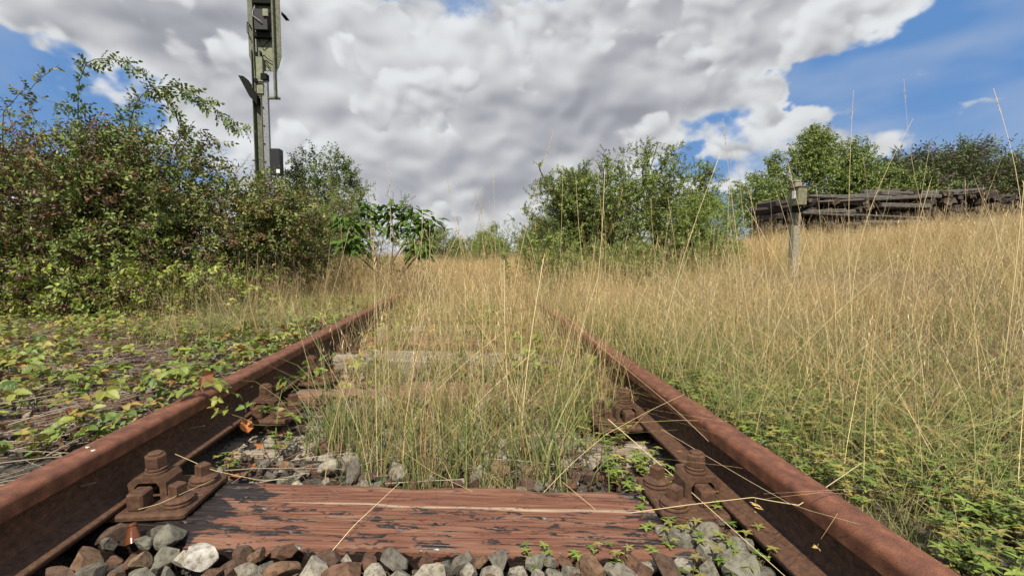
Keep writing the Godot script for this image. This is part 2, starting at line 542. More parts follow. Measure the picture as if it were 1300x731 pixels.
# ---------- sleepers ----------
func sleeper_pictures(kind: int, s: int) -> Array:
	var w := 2048 if kind == 0 else 1024
	var h := 384 if kind == 0 else 192
	var im := Image.create(w, h, true, Image.FORMAT_RGB8)
	var ro := Image.create(w, h, true, Image.FORMAT_RGB8)
	var hi := Image.create(w, h, false, Image.FORMAT_RGB8)
	var n1 := noise(s, 1.0, 4)
	var n2 := noise(s + 1, 1.0, 3)
	var n3 := noise(s + 2, 1.0, 3)
	var n4 := noise(s + 3, 1.0, 4, 0.6)
	for y in h:
		var q := 0.54 * y / h                      # along the section: back 0-0.14, top 0.14-0.40, front 0.40-0.54
		for x in w:
			var u := 2.4 * (x / float(w) - 0.5)
			var bend := n1.get_noise_2d(u * 1.2, 7.0) * 0.014
			var g := n1.get_noise_2d(u * 2.0, (q + bend) * 150.0)
			var g2 := n2.get_noise_2d(u * 6.0, (q + bend) * 420.0)
			var patch := n3.get_noise_2d(u * 2.6, q * 16.0)
			var crack := absf(n2.get_noise_2d(u * 1.1 + 30.0, (q + bend) * 46.0))
			var split := smoothstep(0.035, 0.010, crack) * smoothstep(-0.15, 0.2, n3.get_noise_2d(u * 1.7 + 9.0, q * 25.0))
			var c: Color
			var rough := 0.8
			if kind == 0:
				c = Color(0.385, 0.242, 0.178).lerp(Color(0.455, 0.305, 0.228), clampf(g * 1.1 + 0.5, 0, 1))
				c = c.lerp(Color(0.36, 0.225, 0.185), clampf(g2 * 1.1, 0, 0.6))
				c = c.lerp(Color(0.50, 0.38, 0.31), clampf(patch * 1.3, 0, 0.55))
			elif kind == 1:
				c = Color(0.47, 0.43, 0.385).lerp(Color(0.66, 0.62, 0.56), clampf(g * 1.3 + 0.5, 0, 1))
				c = c.lerp(Color(0.36, 0.29, 0.24), clampf(g2 * 0.9 + patch * 0.5, 0, 0.6))
			else:
				c = Color(0.45, 0.31, 0.25).lerp(Color(0.56, 0.42, 0.345), clampf(g * 1.2 + 0.5, 0, 1))
				c = c.lerp(Color(0.45, 0.41, 0.37), clampf(patch * 1.6, 0, 0.7))
			var hh := 0.55 + g * 0.28 + g2 * 0.15
			if kind == 0:
				# a bleached strip along the top, with a fine split beside it
				var mid := 0.236 + bend * 0.6 + n3.get_noise_1d(u * 2.0) * 0.010
				var wide := 0.005 + 0.005 * (n3.get_noise_1d(u * 3.0 + 40.0) + 0.5)
				var strip := smoothstep(wide, wide * 0.4, absf(q - mid)) * smoothstep(-0.62, -0.3, u) * smoothstep(0.72, 0.45, u)
				c = c.lerp(Color(0.66, 0.59, 0.50).lerp(Color(0.50, 0.43, 0.36), clampf(g2 + 0.3, 0, 1)), strip * 0.85)
				# tar: blots that run with the grain, both ends under the plates, and the sawn front
				var blot := n4.get_noise_2d(u * 7.0 + 3.0, q * 55.0 + n1.get_noise_2d(u * 9.0, q * 30.0) * 0.8)
				var tar := smoothstep(0.17, 0.30, blot - 0.30 * smoothstep(0.27, 0.22, q) - 0.10 * smoothstep(0.385, 0.40, q))
				var ends := n4.get_noise_2d(u * 6.0, q * 20.0 + 50.0) * 0.16
				tar = maxf(tar, smoothstep(0.0, 0.03, -u - 0.43 + ends))
				tar = maxf(tar, smoothstep(0.0, 0.03, u - 0.53 + ends * 1.3) * 0.95)
				var drip := n4.get_noise_2d(u * 11.0, 3.0) * 0.03 + n1.get_noise_2d(u * 40.0, 8.0) * 0.008
				tar = maxf(tar, smoothstep(0.0, 0.004, q - 0.418 + drip))
				if q > 0.395:
					hh += 0.12 * sin((u * 1.0 + q * 0.55) * 420.0) * smoothstep(0.40, 0.415, q)
				var tc := Color(0.105, 0.09, 0.085).lerp(Color(0.21, 0.15, 0.125), clampf(g * 0.9 + g2 * 0.5 + 0.2, 0, 1))
				c = c.lerp(tc, tar * 0.94)
				rough = lerpf(0.78, 0.30 + 0.3 * clampf(g2 + 0.5, 0, 1), tar)
				hh = lerpf(hh, 0.62 + n4.get_noise_2d(u * 25.0, q * 60.0) * 0.25 + (hh - 0.55) * 0.5, tar)
			c = c.lerp(Color(0.13, 0.10, 0.085), split * 0.85)
			hh -= split * 0.5
			hh = clampf(hh, 0, 1)
			im.set_pixel(x, y, c)
			ro.set_pixel(x, y, Color(rough, rough, rough))
			hi.set_pixel(x, y, Color(hh, hh, hh))
	hi.bump_map_to_normal_map(2.4 if kind == 0 else 3.0)
	return [ImageTexture.create_from_image(im), ImageTexture.create_from_image(ro), ImageTexture.create_from_image(hi)]


func sleeper_mesh(s: int, fine: bool) -> ArrayMesh:
	var mb := MB.new()
	var nx := 280 if fine else 80
	var sec := [[Vector2(-0.13, -0.14), 0.0], [Vector2(-0.13, -0.09), 0.05], [Vector2(-0.13, -0.04), 0.10], [Vector2(-0.1285, -0.012), 0.128]]
	for k in 3:
		var a := deg_to_rad(170 - k * 35)
		sec.append([Vector2(-0.118 + cos(a) * 0.011, -0.012 + sin(a) * 0.011), 0.132 + k * 0.005])
	var cols := 84 if fine else 24
	for k in cols + 1:
		var f := k / float(cols)
		sec.append([Vector2(lerpf(-0.112, 0.112, f), 0.0), 0.148 + f * 0.244])
	for k in 3:
		var a := deg_to_rad(80 - k * 35)
		sec.append([Vector2(0.118 + cos(a) * 0.011, -0.012 + sin(a) * 0.011), 0.397 + k * 0.004])
	for k in 6:
		sec.append([Vector2(0.1295, -0.014 - k * 0.0252), 0.414 + k * 0.0252])
	var n1 := noise(s, 1.0, 3)
	var n2 := noise(s + 5, 1.0, 3)
	var m := sec.size()
	for i in nx + 1:
		var x := lerpf(-1.2, 1.2, i / float(nx))
		for j in m:
			var p: Vector2 = sec[j][0]
			var q: float = sec[j][1]
			var d := n1.get_noise_2d(x * 2.5, q * 60.0) * 0.004 + n1.get_noise_2d(x * 0.8, q * 9.0) * 0.008
			var cr := absf(n2.get_noise_2d(x * 0.9, q * 26.0))
			d -= smoothstep(0.035, 0.0, cr) * 0.011 * smoothstep(-0.2, 0.15, n1.get_noise_2d(x * 1.3, q * 14.0 + 60.0))
			var nn := Vector2(0, 1) if q > 0.14 and q < 0.40 else (Vector2(1, 0.15) if q >= 0.40 else Vector2(-1, 0.15))
			var wear := 0.012 * maxf(0.0, n2.get_noise_2d(x * 2.2, 90.0 + (0.0 if q < 0.27 else 20.0))) * smoothstep(0.05, 0.0, absf(absf(p.x) - 0.125))
			p += nn * d + Vector2(-signf(p.x), -1.0) * wear
			mb.vert(Vector3(x, p.y, p.x), Vector3.UP, Color.WHITE, Vector2((x + 1.2) / 2.4, q / 0.54))
	for i in nx:
		for j in m - 1:
			var a := i * m + j
			mb.tri(a, a + 1, a + m + 1)
			mb.tri(a, a + m + 1, a + m)
	return mb.done(true)


func build_sleepers() -> void:
	var look := []
	for k in 3:
		var pics := sleeper_pictures(k, 500 + 20 * k)
		var m := mat("sleeper_wood", Color.WHITE, 1.0)
		m.albedo_texture = pics[0]
		m.roughness_texture = pics[1]
		m.roughness_texture_channel = BaseMaterial3D.TEXTURE_CHANNEL_RED
		m.normal_enabled = true
		m.normal_texture = pics[2]
		look.append(m)
	# distance of the middle, skew in degrees, height, look
	var rows := [[1.063, -7.2, 0.0, 0], [1.60, -7.5, -0.048, 1], [2.13, -9.0, -0.014, 2], [2.70, -10.0, 0.022, 1], [3.32, -8.0, 0.0, 2], [3.93, -6.0, 0.0, 1], [4.55, -5.0, 0.0, 2], [5.18, -4.0, 0.0, 1], [5.8, -4.0, 0.0, 1]]
	var say := ["reddish tarred wooden sleeper across the very front of the track", "grey weathered sleeper half buried in stones behind the tarred one", "reddish worn sleeper showing between grass tufts before the pale one",
		"pale bleached sleeper with a split top across the grass", "dull brown sleeper just beyond the pale bleached one", "sleeper sunk among the bramble leaves between the rails", "sleeper under grass, second beyond the bramble leaves", "sleeper under dry grass beside the young tree", "farthest sleeper, under dry grass past the young tree"]
	var near_mesh := sleeper_mesh(61, true)
	var far := [sleeper_mesh(62, false), sleeper_mesh(63, false)]
	for k in rows.size():
		var r: Array = rows[k]
		var o := obj("sleeper", near_mesh if k == 0 else far[k % 2], look[r[3]], null, Transform3D(Basis(Vector3.UP, deg_to_rad(r[1])), Vector3(0, r[2], -r[0])))
		tag(o, say[k], "sleeper", "wooden sleepers under the rails")


# ---------- rail fastenings ----------
func build_fastenings() -> void:
	var iron: StandardMaterial3D = mats["rust_iron"]
	var plate := MB.new()
	# ribbed plate, seen from the middle of the track: x grows towards the middle
	plate.box(Vector3(0.0, 0.009, 0), Vector3(0.42, 0.0175, 0.20), 0.005)
	var rib := MB.new()
	rib.box(Vector3(0.094, 0.0375, 0.062), Vector3(0.036, 0.041, 0.042), 0.004)
	var rib2 := MB.new()
	rib2.box(Vector3(0.094, 0.0375, -0.045), Vector3(0.036, 0.041, 0.042), 0.004)
	# the clip: an arch over the rib with one foot on the rail and one on the plate
	var clip := MB.new()
	var outer := [Vector2(0.048, 0.036), Vector2(0.048, 0.060), Vector2(0.062, 0.073), Vector2(0.124, 0.073), Vector2(0.134, 0.060), Vector2(0.136, 0.018)]
	var inner := [Vector2(0.062, 0.034), Vector2(0.062, 0.050), Vector2(0.072, 0.060), Vector2(0.112, 0.060), Vector2(0.119, 0.050), Vector2(0.121, 0.018)]
	var z0 := 0.034
	var z1 := -0.030
	for k in outer.size() - 1:
		var a: Vector2 = outer[k]
		var b: Vector2 = outer[k + 1]
		var c: Vector2 = inner[k]
		var d: Vector2 = inner[k + 1]
		clip.poly([Vector3(a.x, a.y, z0), Vector3(b.x, b.y, z0), Vector3(b.x, b.y, z1), Vector3(a.x, a.y, z1)])
		clip.poly([Vector3(c.x, c.y, z1), Vector3(d.x, d.y, z1), Vector3(d.x, d.y, z0), Vector3(c.x, c.y, z0)])
		clip.poly([Vector3(c.x, c.y, z0), Vector3(d.x, d.y, z0), Vector3(b.x, b.y, z0), Vector3(a.x, a.y, z0)])
		clip.poly([Vector3(a.x, a.y, z1), Vector3(b.x, b.y, z1), Vector3(d.x, d.y, z1), Vector3(c.x, c.y, z1)])
	clip.poly([Vector3(0.048, 0.036, z1), Vector3(0.062, 0.034, z1), Vector3(0.062, 0.034, z0), Vector3(0.048, 0.036, z0)])
	var washer := MB.new()
	washer.lathe(Vector3.ZERO, [Vector2(0.023, 0.0), Vector2(0.0255, 0.002), Vector2(0.0255, 0.006), Vector2(0.023, 0.008)], 24)
	washer.lathe(Vector3(0.001, 0.0085, 0), [Vector2(0.0215, 0.0), Vector2(0.0235, 0.002), Vector2(0.0235, 0.005), Vector2(0.021, 0.007)], 24)
	var nut := MB.new()
	nut.lathe(Vector3.ZERO, [Vector2(0.0215, 0.0), Vector2(0.0235, 0.002), Vector2(0.0235, 0.026), Vector2(0.020, 0.030)], 6, 0.2, Transform3D(), Color.WHITE, true)
	nut.lathe(Vector3(0, 0.0295, 0), [Vector2(0.0155, 0.0), Vector2(0.0155, 0.004), Vector2(0.012, 0.006)], 14)
	var disc := MB.new()
	disc.lathe(Vector3.ZERO, [Vector2(0.030, 0.0), Vector2(0.0335, 0.0025), Vector2(0.0335, 0.006), Vector2(0.030, 0.0085)], 26)
	disc.lathe(Vector3(-0.001, 0.0090, 0.001), [Vector2(0.029, 0.0), Vector2(0.032, 0.0025), Vector2(0.032, 0.005), Vector2(0.026, 0.0085), Vector2(0.016, 0.0115)], 26)
	var square := MB.new()
	square.lathe(Vector3.ZERO, [Vector2(0.0185, 0.0), Vector2(0.0185, 0.027), Vector2(0.0145, 0.031)], 4, 0.5, Transform3D(), Color.WHITE, true)
	var meshes := {"plate": plate.done(), "rib": rib.done(), "rib2": rib2.done(), "clip": clip.done(), "washer": washer.done(), "nut": nut.done(), "disc": disc.done(), "square": square.done()}
	var spots := [[-1, -1.172, 0.0], [-1, -1.775, 0.0], [-1, -2.27, 0.0], [-1, -2.86, 0.0], [1, -1.06, 0.0], [1, -1.60, 0.0]]
	var where := ["on the left rail beside the tarred front sleeper", "on the left rail, half hidden by bramble leaves", "on the left rail, third from the front", "on the left rail at the pale sleeper", "on the right rail at the tarred front sleeper, among small weeds", "on the right rail, second from the front"]
	var r := rng(81)
	for k in spots.size():
		var sp: Array = spots[k]
		var t := thing("rail_fastening", "rusty bolted plate fastening %s" % where[k], "rail fastening", Vector3(sp[0] * 0.751, 0.002, sp[1]), 0.0 if sp[0] < 0 else PI, "rusty rail fastenings")
		obj("base_plate", meshes.plate, iron, t)
		obj("rib", meshes.rib, iron, t)
		obj("rib", meshes.rib2, iron, t)
		var c := obj("clip", meshes.clip, iron, t)
		var bolt := obj("nut", meshes.nut, iron, t, Transform3D(Basis(Vector3.UP, r.randf() * 3.0).rotated(Vector3.RIGHT, 0.05), Vector3(0.094, 0.0885, 0.002)))
		obj("washer", meshes.washer, iron, bolt, Transform3D(Basis(), Vector3(0, -0.0158, 0)))
		for z in [0.052, -0.052]:
			var q := obj("coach_screw", meshes.square, iron, t, Transform3D(Basis(Vector3.UP, r.randf() * 1.5), Vector3(0.171, 0.036, z)))
			obj("washer", meshes.disc, iron, q, Transform3D(Basis(Vector3.UP, 1.0), Vector3(0, -0.0180, 0)))


# ---------- ballast ----------
func ico(level: int) -> Array:
	var p := (1.0 + sqrt(5.0)) / 2.0
	var v := []
	for q in [[-1, p, 0], [1, p, 0], [-1, -p, 0], [1, -p, 0], [0, -1, p], [0, 1, p], [0, -1, -p], [0, 1, -p], [p, 0, -1], [p, 0, 1], [-p, 0, -1], [-p, 0, 1]]:
		v.append(Vector3(q[0], q[1], q[2]).normalized())
	var f := [[0, 11, 5], [0, 5, 1], [0, 1, 7], [0, 7, 10], [0, 10, 11], [1, 5, 9], [5, 11, 4], [11, 10, 2], [10, 7, 6], [7, 1, 8], [3, 9, 4], [3, 4, 2], [3, 2, 6], [3, 6, 8], [3, 8, 9], [4, 9, 5], [2, 4, 11], [6, 2, 10], [8, 6, 7], [9, 8, 1]]
	for l in level:
		var mid := {}
		var nf := []
		for t in f:
			var m := []
			for k in 3:
				var a: int = mini(t[k], t[(k + 1) % 3])
				var b: int = maxi(t[k], t[(k + 1) % 3])
				var key := a * 10000 + b
				if not mid.has(key):
					mid[key] = v.size()
					v.append(((v[a] + v[b]) * 0.5).normalized())
				m.append(mid[key])
			nf.append([t[0], m[0], m[2]])
			nf.append([t[1], m[1], m[0]])
			nf.append([t[2], m[2], m[1]])
			nf.append([m[0], m[1], m[2]])
		f = nf
	return [v, f]


func stone_shape(mb: MB, s: int, size: Vector3, level := 2) -> void:
	var g := ico(level)
	var r := rng(s)
	var planes := []
	for k in r.randi_range(10, 15):
		var d := Vector3(r.randfn(), r.randfn(), r.randfn()).normalized()
		planes.append([d, r.randf_range(0.40, 0.80)])
	var nz := noise(s, 1.3, 2)
	var first := mb.v.size()
	for q in g[0]:
		var p: Vector3 = q
		for pl in planes:
			var over: float = p.dot(pl[0]) - pl[1]
			if over > 0.0:
				p -= pl[0] * over
		p += q * nz.get_noise_3dv(q * 1.5) * 0.02
		mb.vert(p * size * 1.28)
	for t in g[1]:
		mb.tri(first + t[0], first + t[1], first + t[2])


func build_ballast() -> void:
	var shapes := []
	for k in 14:
		var mb := MB.new()
		mb.flat = true
		var r := rng(700 + k)
		stone_shape(mb, 710 + k, Vector3(1.0, r.randf_range(0.62, 0.9), r.randf_range(0.55, 0.85)), 3)
		shapes.append(mb.done())
	var speck := blotch(256, 621, 5.0, 40.0, Color(0.50, 0.46, 0.42), Color(0.84, 0.83, 0.81), Color(1, 1, 1), 0.5)
	var relief := grain(256, 631, 34.0)
	var tints := [Color(0.60, 0.58, 0.53), Color(0.54, 0.535, 0.485), Color(0.68, 0.66, 0.60), Color(0.47, 0.455, 0.42), Color(0.54, 0.43, 0.34), Color(0.47, 0.355, 0.28), Color(0.62, 0.53, 0.42), Color(0.42, 0.335, 0.285), Color(0.72, 0.70, 0.64)]
	var looks := []
	for c in tints:
		var m := mat("stone", c, 0.9)
		wrapped(m, speck, 7.0, relief, 0.22, false)
		m.uv1_scale = Vector3.ONE * 0.45
		looks.append(m)
	var bed := Node3D.new()
	bed.name = "ballast_bed"
	add_child(bed)
	tag(bed, "bed of grey and brown broken stone between and beside the rails", "", "", "structure")
	var r := rng(41)
	var placed := [[Vector3(-0.425, 0, -0.922), 0.038], [Vector3(-0.598, 0, -1.005), 0.03]]
	# zones: x from, x to, z from, z to, how many tries, smallest and largest half length, height of the bed
	var zones := [[-0.78, 0.72, -0.955, -0.80, 2600, 0.017, 0.035, -0.014, 130], [-0.74, -0.50, -1.03, -0.90, 500, 0.018, 0.032, 0.005, 22], [0.52, 0.70, -0.97, -0.84, 300, 0.018, 0.030, -0.01, 12], [-0.60, 0.66, -2.02, -1.10, 3600, 0.016, 0.030, -0.040, 150], [-0.66, 0.66, -2.65, -2.2, 600, 0.018, 0.030, -0.045, 40], [-1.9, -0.86, -2.6, -1.0, 500, 0.022, 0.036, 0.058, 60], [-0.64, 0.64, -3.3, -2.8, 160, 0.022, 0.034, -0.05, 0]]
	var n := 0
	for zn in zones:
		var here := 0
		for k in int(zn[4]):
			var rad := lerpf(zn[5], zn[6], r.randf() ** 1.4)
			var p := Vector3(r.randf_range(zn[0], zn[1]), 0, r.randf_range(zn[2], zn[3]))
			if in_sleeper(p.x, p.z, 0.005 + rad * 0.45) and zn[8] > 30:
				continue
			if absf(absf(p.x) - 0.751) < 0.08 and zn[0] > -0.8:
				continue
			var ok := true
			for q in placed:
				if absf(q[0].z - p.z) < 0.09 and Vector2(q[0].x - p.x, q[0].z - p.z).length() < (q[1] + rad) * 0.74:
					ok = false
					break
			if not ok:
				continue
			placed.append([p, rad])
			if n >= 300 or here >= zn[8]:
				continue
			n += 1
			here += 1
			var tone := r.randi_range(0, 3) if r.randf() < 0.52 else r.randi_range(4, 8)
			if p.z > -0.97 and p.x < -0.3 and r.randf() < 0.55:
				tone = r.randi_range(4, 7)
			if zn[0] < -0.85:
				tone = [1, 0, 2, 0][r.randi_range(0, 3)]
			var b := Basis(Vector3.UP, r.randf() * TAU) * Basis(Vector3.RIGHT, r.randfn() * 0.5) * Basis(Vector3.FORWARD, r.randfn() * 0.4)
			p.y = zn[7] + rad * r.randf_range(0.05, 0.55)
			var o := obj("stone", shapes[r.randi() % shapes.size()], looks[tone], bed, Transform3D(b.scaled(Vector3.ONE * rad * 1.12), p))
	# the layer beneath, and what is too small or too far to pick apart
	var xf := []
	var tn := []
	for k in 7400:
		var x := r.randf_range(-2.4, 1.5)
		if k > 5200:
			x = r.randf_range(-2.3, -0.86)
		var z := -r.randf_range(0.72, 7.0) if k < 4200 else -r.randf_range(0.72, 2.6)
		var y := land(x, z)
		var rad := r.randf_range(0.016, 0.034)
		if absf(x) > 1.2 and k < 5200 and r.randf() < 0.4:
			continue
		if in_sleeper(x, z, rad * 0.4) or (absf(absf(x) - 0.751) < 0.075):
			continue
		var b := Basis(Vector3.UP, r.randf() * TAU) * Basis(Vector3.RIGHT, r.randfn() * 0.5)
		xf.append(Transform3D(b.scaled(Vector3.ONE * rad), Vector3(x, y + rad * r.randf_range(-0.2, 0.5) - 0.004, z)))
		var c: Color = tints[r.randi_range(0, 7)]
		tn.append(c.srgb_to_linear() * r.randf_range(0.7, 1.1))
	var many := mat("stone_many", Color.WHITE, 0.9)
	many.vertex_color_use_as_albedo = true
	wrapped(many, speck, 7.0, relief, 0.22, false)
	many.uv1_scale = Vector3.ONE * 0.45
	scatter("small_stones", shapes[3], many, xf, tn, bed)
	var gx := []
	var gt := []
	for k in 5200:
		var x := r.randf_range(-0.72, 0.72) if k % 3 else r.randf_range(-2.0, -0.86)
		var z := -0.80 - 2.2 * r.randf() ** 1.3
		if in_sleeper(x, z, 0.0):
			continue
		gx.append(Transform3D(Basis(Vector3.UP, r.randf() * TAU).scaled(Vector3.ONE * r.randf_range(0.003, 0.010)), Vector3(x, land(x, z) + r.randf_range(0.006, 0.024), z)))
		gt.append(tints[r.randi_range(0, 8)].srgb_to_linear() * r.randf_range(0.6, 1.1))
	var grit_mesh := MB.new()
	grit_mesh.flat = true
	stone_shape(grit_mesh, 741, Vector3(1.0, 0.8, 0.75), 1)
	scatter("grit", grit_mesh.done(), many, gx, gt, bed)
	# two finds in front of the sleeper
	var mb := MB.new()
	mb.flat = true
	stone_shape(mb, 735, Vector3(0.036, 0.023, 0.024), 3)
	var wm := mat("white_quartz", Color(0.80, 0.79, 0.76), 0.8)
	wrapped(wm, speck, 0.0, relief, 0.15, false)
	wm.uv1_scale = Vector3.ONE * 14.0
	var ws := obj("white_stone", mb.done(), wm, null, Transform3D(Basis(Vector3.UP, 0.5) * Basis(Vector3.FORWARD, -0.3), Vector3(-0.425, 0.012, -0.922)))
	tag(ws, "white angular stone leaning against the front of the tarred sleeper", "stone")
	var neck := thing("bottle_neck", "broken brown glass bottle neck poking up beside the left fastening", "bottle shard", Vector3(-0.598, -0.002, -1.0))
	var gl := MB.new()
	gl.lathe(Vector3.ZERO, [Vector2(0.021, 0.0), Vector2(0.0195, 0.015), Vector2(0.0145, 0.034), Vector2(0.0105, 0.046)], 20)
	var lip := MB.new()
	lip.lathe(Vector3(0, 0.046, 0), [Vector2(0.0105, 0.0), Vector2(0.0125, 0.002), Vector2(0.0125, 0.008), Vector2(0.010, 0.011)], 20)
	var bm := mat("brown_glaze", Color(0.37, 0.21, 0.125), 0.2)
	neck.rotation = Vector3(-0.5, 0, 0.35)
	neck.scale = Vector3.ONE * 0.72
	obj("shoulder", gl.done(), bm, neck)
	obj("lip", lip.done(), bm, neck)


func in_sleeper(x: float, z: float, more: float) -> bool:
	for s in [[1.063, -7.2], [2.70, -10.0]]:
		var c: float = z + s[0] - x * sin(deg_to_rad(-s[1]))
		if absf(c) < 0.13 + more:
			return true
	return false
const STALKS := [
	[Vector3(1.895, 0.068, -2.000), Vector3(1.820, 1.340, -2.000), 1.6, 1, "straight pale grass stalk rising high right of the box post into the blue"],
	[Vector3(2.047, 0.016, -2.200), Vector3(2.517, 1.351, -2.400), 1.8, 0, "grass stalk leaning right, crossing its neighbour before the timber stack"],
	[Vector3(2.956, 0.175, -2.400), Vector3(2.546, 1.598, -2.500), 1.6, 1, "grass stalk leaning left with its tip highest of the crossed pair"],
	[Vector3(2.556, 0.079, -1.900), Vector3(2.507, 1.370, -2.000), 1.8, 1, "slightly curved grass stalk in front of the dark sumac"],
	[Vector3(2.027, 0.304, -1.500), Vector3(2.054, 0.877, -1.500), 2.6, 0, "thick pale stalk at the far right edge before the stack"],
	[Vector3(1.795, 0.033, -2.000), Vector3(1.591, 1.044, -2.100), 1.7, 1, "grass stalk with a bent seed tip passing just right of the box post"],
	[Vector3(1.246, -0.001, -1.700), Vector3(1.104, 1.144, -1.800), 1.8, 1, "tallest of the three pale stalks left of the box post"],
	[Vector3(1.465, 0.077, -2.000), Vector3(1.341, 1.111, -2.100), 1.7, 0, "thin stalk close beside the tallest one left of the box post"],
	[Vector3(1.984, 0.156, -2.600), Vector3(1.876, 0.990, -2.600), 1.5, 0, "short upright stalk grazing the left side of the grey box"],
	[Vector3(0.263, 0.014, -2.200), Vector3(0.532, 1.244, -2.400), 1.7, 1, "long stalk leaning right from the track, bent tip left of the hawthorn"],
	[Vector3(0.712, 0.121, -2.400), Vector3(0.830, 1.069, -2.500), 2.4, 0, "yellow stalk rising before the left half of the hawthorn"],
	[Vector3(0.791, 0.109, -2.700), Vector3(0.835, 1.151, -2.700), 1.5, 1, "fine stalk beside the yellow one before the hawthorn"],
	[Vector3(1.007, -0.082, -2.200), Vector3(1.426, 1.142, -2.400), 1.8, 1, "pale stalk leaning right across the right half of the hawthorn"],
	[Vector3(1.320, -0.115, -2.600), Vector3(1.228, 0.938, -2.600), 1.5, 0, "thin upright stalk before the trunk of the hawthorn"],
	[Vector3(0.250, -0.070, -2.900), Vector3(0.247, 1.176, -3.000), 1.3, 1, "fine upright stalk over the middle of the track against the clouds"],
	[Vector3(0.110, -0.142, -3.000), Vector3(0.176, 0.952, -3.000), 1.3, 0, "fine stalk just left of the middle of the track, under the clouds"],
	[Vector3(0.562, -0.127, -2.900), Vector3(0.393, 0.979, -3.000), 1.4, 1, "fine stalk leaning left over the right rail"],
	[Vector3(0.243, -0.044, -1.420), Vector3(0.220, 0.588, -1.550), 2.0, 0, "straw coloured stalk standing in the front green tuft"],
	[Vector3(0.262, -0.067, -1.440), Vector3(0.360, 0.587, -1.600), 2.0, 1, "stalk leaning right out of the front green tuft"],
	[Vector3(0.008, -0.044, -1.500), Vector3(0.347, 0.249, -1.700), 2.0, 0, "pale dry stem leaning right across the grass behind the tarred sleeper"],
	[Vector3(-0.120, -0.041, -1.600), Vector3(0.243, 0.292, -1.900), 1.8, 0, "thin dry stem leaning right towards the bleached sleeper"],
	[Vector3(-0.271, 0.096, -2.400), Vector3(0.022, 0.718, -2.800), 1.6, 1, "stalk leaning right above the bleached sleeper"],
	[Vector3(-0.352, 0.041, -2.300), Vector3(-0.397, 0.739, -2.400), 1.4, 1, "fine stalk by the left rail below the young tree"],
	[Vector3(0.392, -0.145, -1.600), Vector3(0.495, 0.381, -1.700), 1.8, 0, "stalk with a kink rising between the tufts left of the right rail"],
	[Vector3(0.494, -0.183, -1.900), Vector3(0.666, 0.515, -2.000), 2.2, 0, "thick straw stalk between the front tufts and the right rail"],
]
const STRAWS := [
	[[Vector3(0.471, 0.014, -1.000), Vector3(0.668, 0.128, -0.840), Vector3(0.701, 0.146, -0.770), Vector3(0.759, 0.160, -0.790), Vector3(0.944, 0.160, -0.900)], 2.2, "kinked dry straw lying across the right rail in front"],
	[[Vector3(0.522, 0.107, -1.350), Vector3(0.616, 0.046, -1.120), Vector3(0.681, 0.018, -0.760)], 2.4, "long dry straw slanting over the right fastening to the bottom edge"],
	[[Vector3(0.669, 0.090, -1.300), Vector3(0.694, 0.149, -0.765), Vector3(0.712, 0.186, -0.645)], 1.2, "thin forked straw tip resting on the right rail"],
	[[Vector3(0.575, 0.312, -2.400), Vector3(0.648, 0.214, -1.700), Vector3(0.665, 0.183, -1.200), Vector3(0.697, 0.142, -1.080)], 1.6, "dry stem leaning over the right rail at the grass edge"],
	[[Vector3(0.290, 0.008, -1.120), Vector3(0.475, 0.111, -1.220), Vector3(0.767, 0.176, -1.360)], 1.5, "dry stem crossing the stones right of the front tuft"],
	[[Vector3(-0.203, -0.029, -0.920), Vector3(-0.148, 0.013, -1.000), Vector3(-0.068, 0.039, -1.140)], 2.0, "pale straw slanting across the tarred sleeper left of its middle"],
	[[Vector3(0.339, 0.032, -1.120), Vector3(0.409, -0.004, -1.040), Vector3(0.462, -0.033, -0.960)], 1.8, "reddish straw slanting across the tarred sleeper on its right half"],
	[[Vector3(-0.702, 0.008, -1.100), Vector3(-0.599, 0.040, -1.080), Vector3(-0.518, 0.056, -1.160)], 1.3, "thin straw lying over the left fastening"],
	[[Vector3(-0.681, 0.073, -1.280), Vector3(-0.553, 0.051, -1.220), Vector3(-0.411, 0.048, -1.160), Vector3(-0.349, 0.044, -1.170)], 1.5, "curved grey stem beside the left fastening"],
	[[Vector3(-0.396, -0.031, -0.930), Vector3(-0.333, -0.011, -0.950)], 1.8, "short pale straw on the stones before the sleeper"],
	[[Vector3(-0.109, 0.069, -1.300), Vector3(0.011, 0.041, -1.180), Vector3(0.112, 0.023, -1.110)], 1.2, "fine bent straw between the tuft and the tarred sleeper"],
	[[Vector3(1.609, -0.117, -1.100), Vector3(1.541, -0.108, -1.300), Vector3(1.535, -0.097, -1.600)], 1.6, "pale straw leaning through the weeds right of the rail"],
	[[Vector3(1.135, -0.133, -1.250), Vector3(1.711, 0.114, -1.700), Vector3(2.147, 0.338, -1.900)], 1.5, "straw leaning right above the weeds beyond the right rail"],
	[[Vector3(1.491, -0.167, -1.050), Vector3(1.660, 0.040, -1.250), Vector3(1.909, 0.306, -1.500)], 2.4, "thick orange straw standing at the lower right"],
	[[Vector3(1.794, -0.083, -1.900), Vector3(1.665, 0.241, -2.100), Vector3(1.581, 0.540, -2.300)], 1.6, "dry stem leaning left in the golden grass"],
	[[Vector3(2.280, 0.066, -1.600), Vector3(2.157, 0.195, -1.900), Vector3(1.946, 0.322, -2.200)], 1.5, "long straw lying nearly level in the golden grass"],
	[[Vector3(1.218, 0.063, -1.700), Vector3(1.780, 0.329, -2.000), Vector3(2.373, 0.580, -2.300)], 1.7, "long straw leaning right across the golden grass"],
]


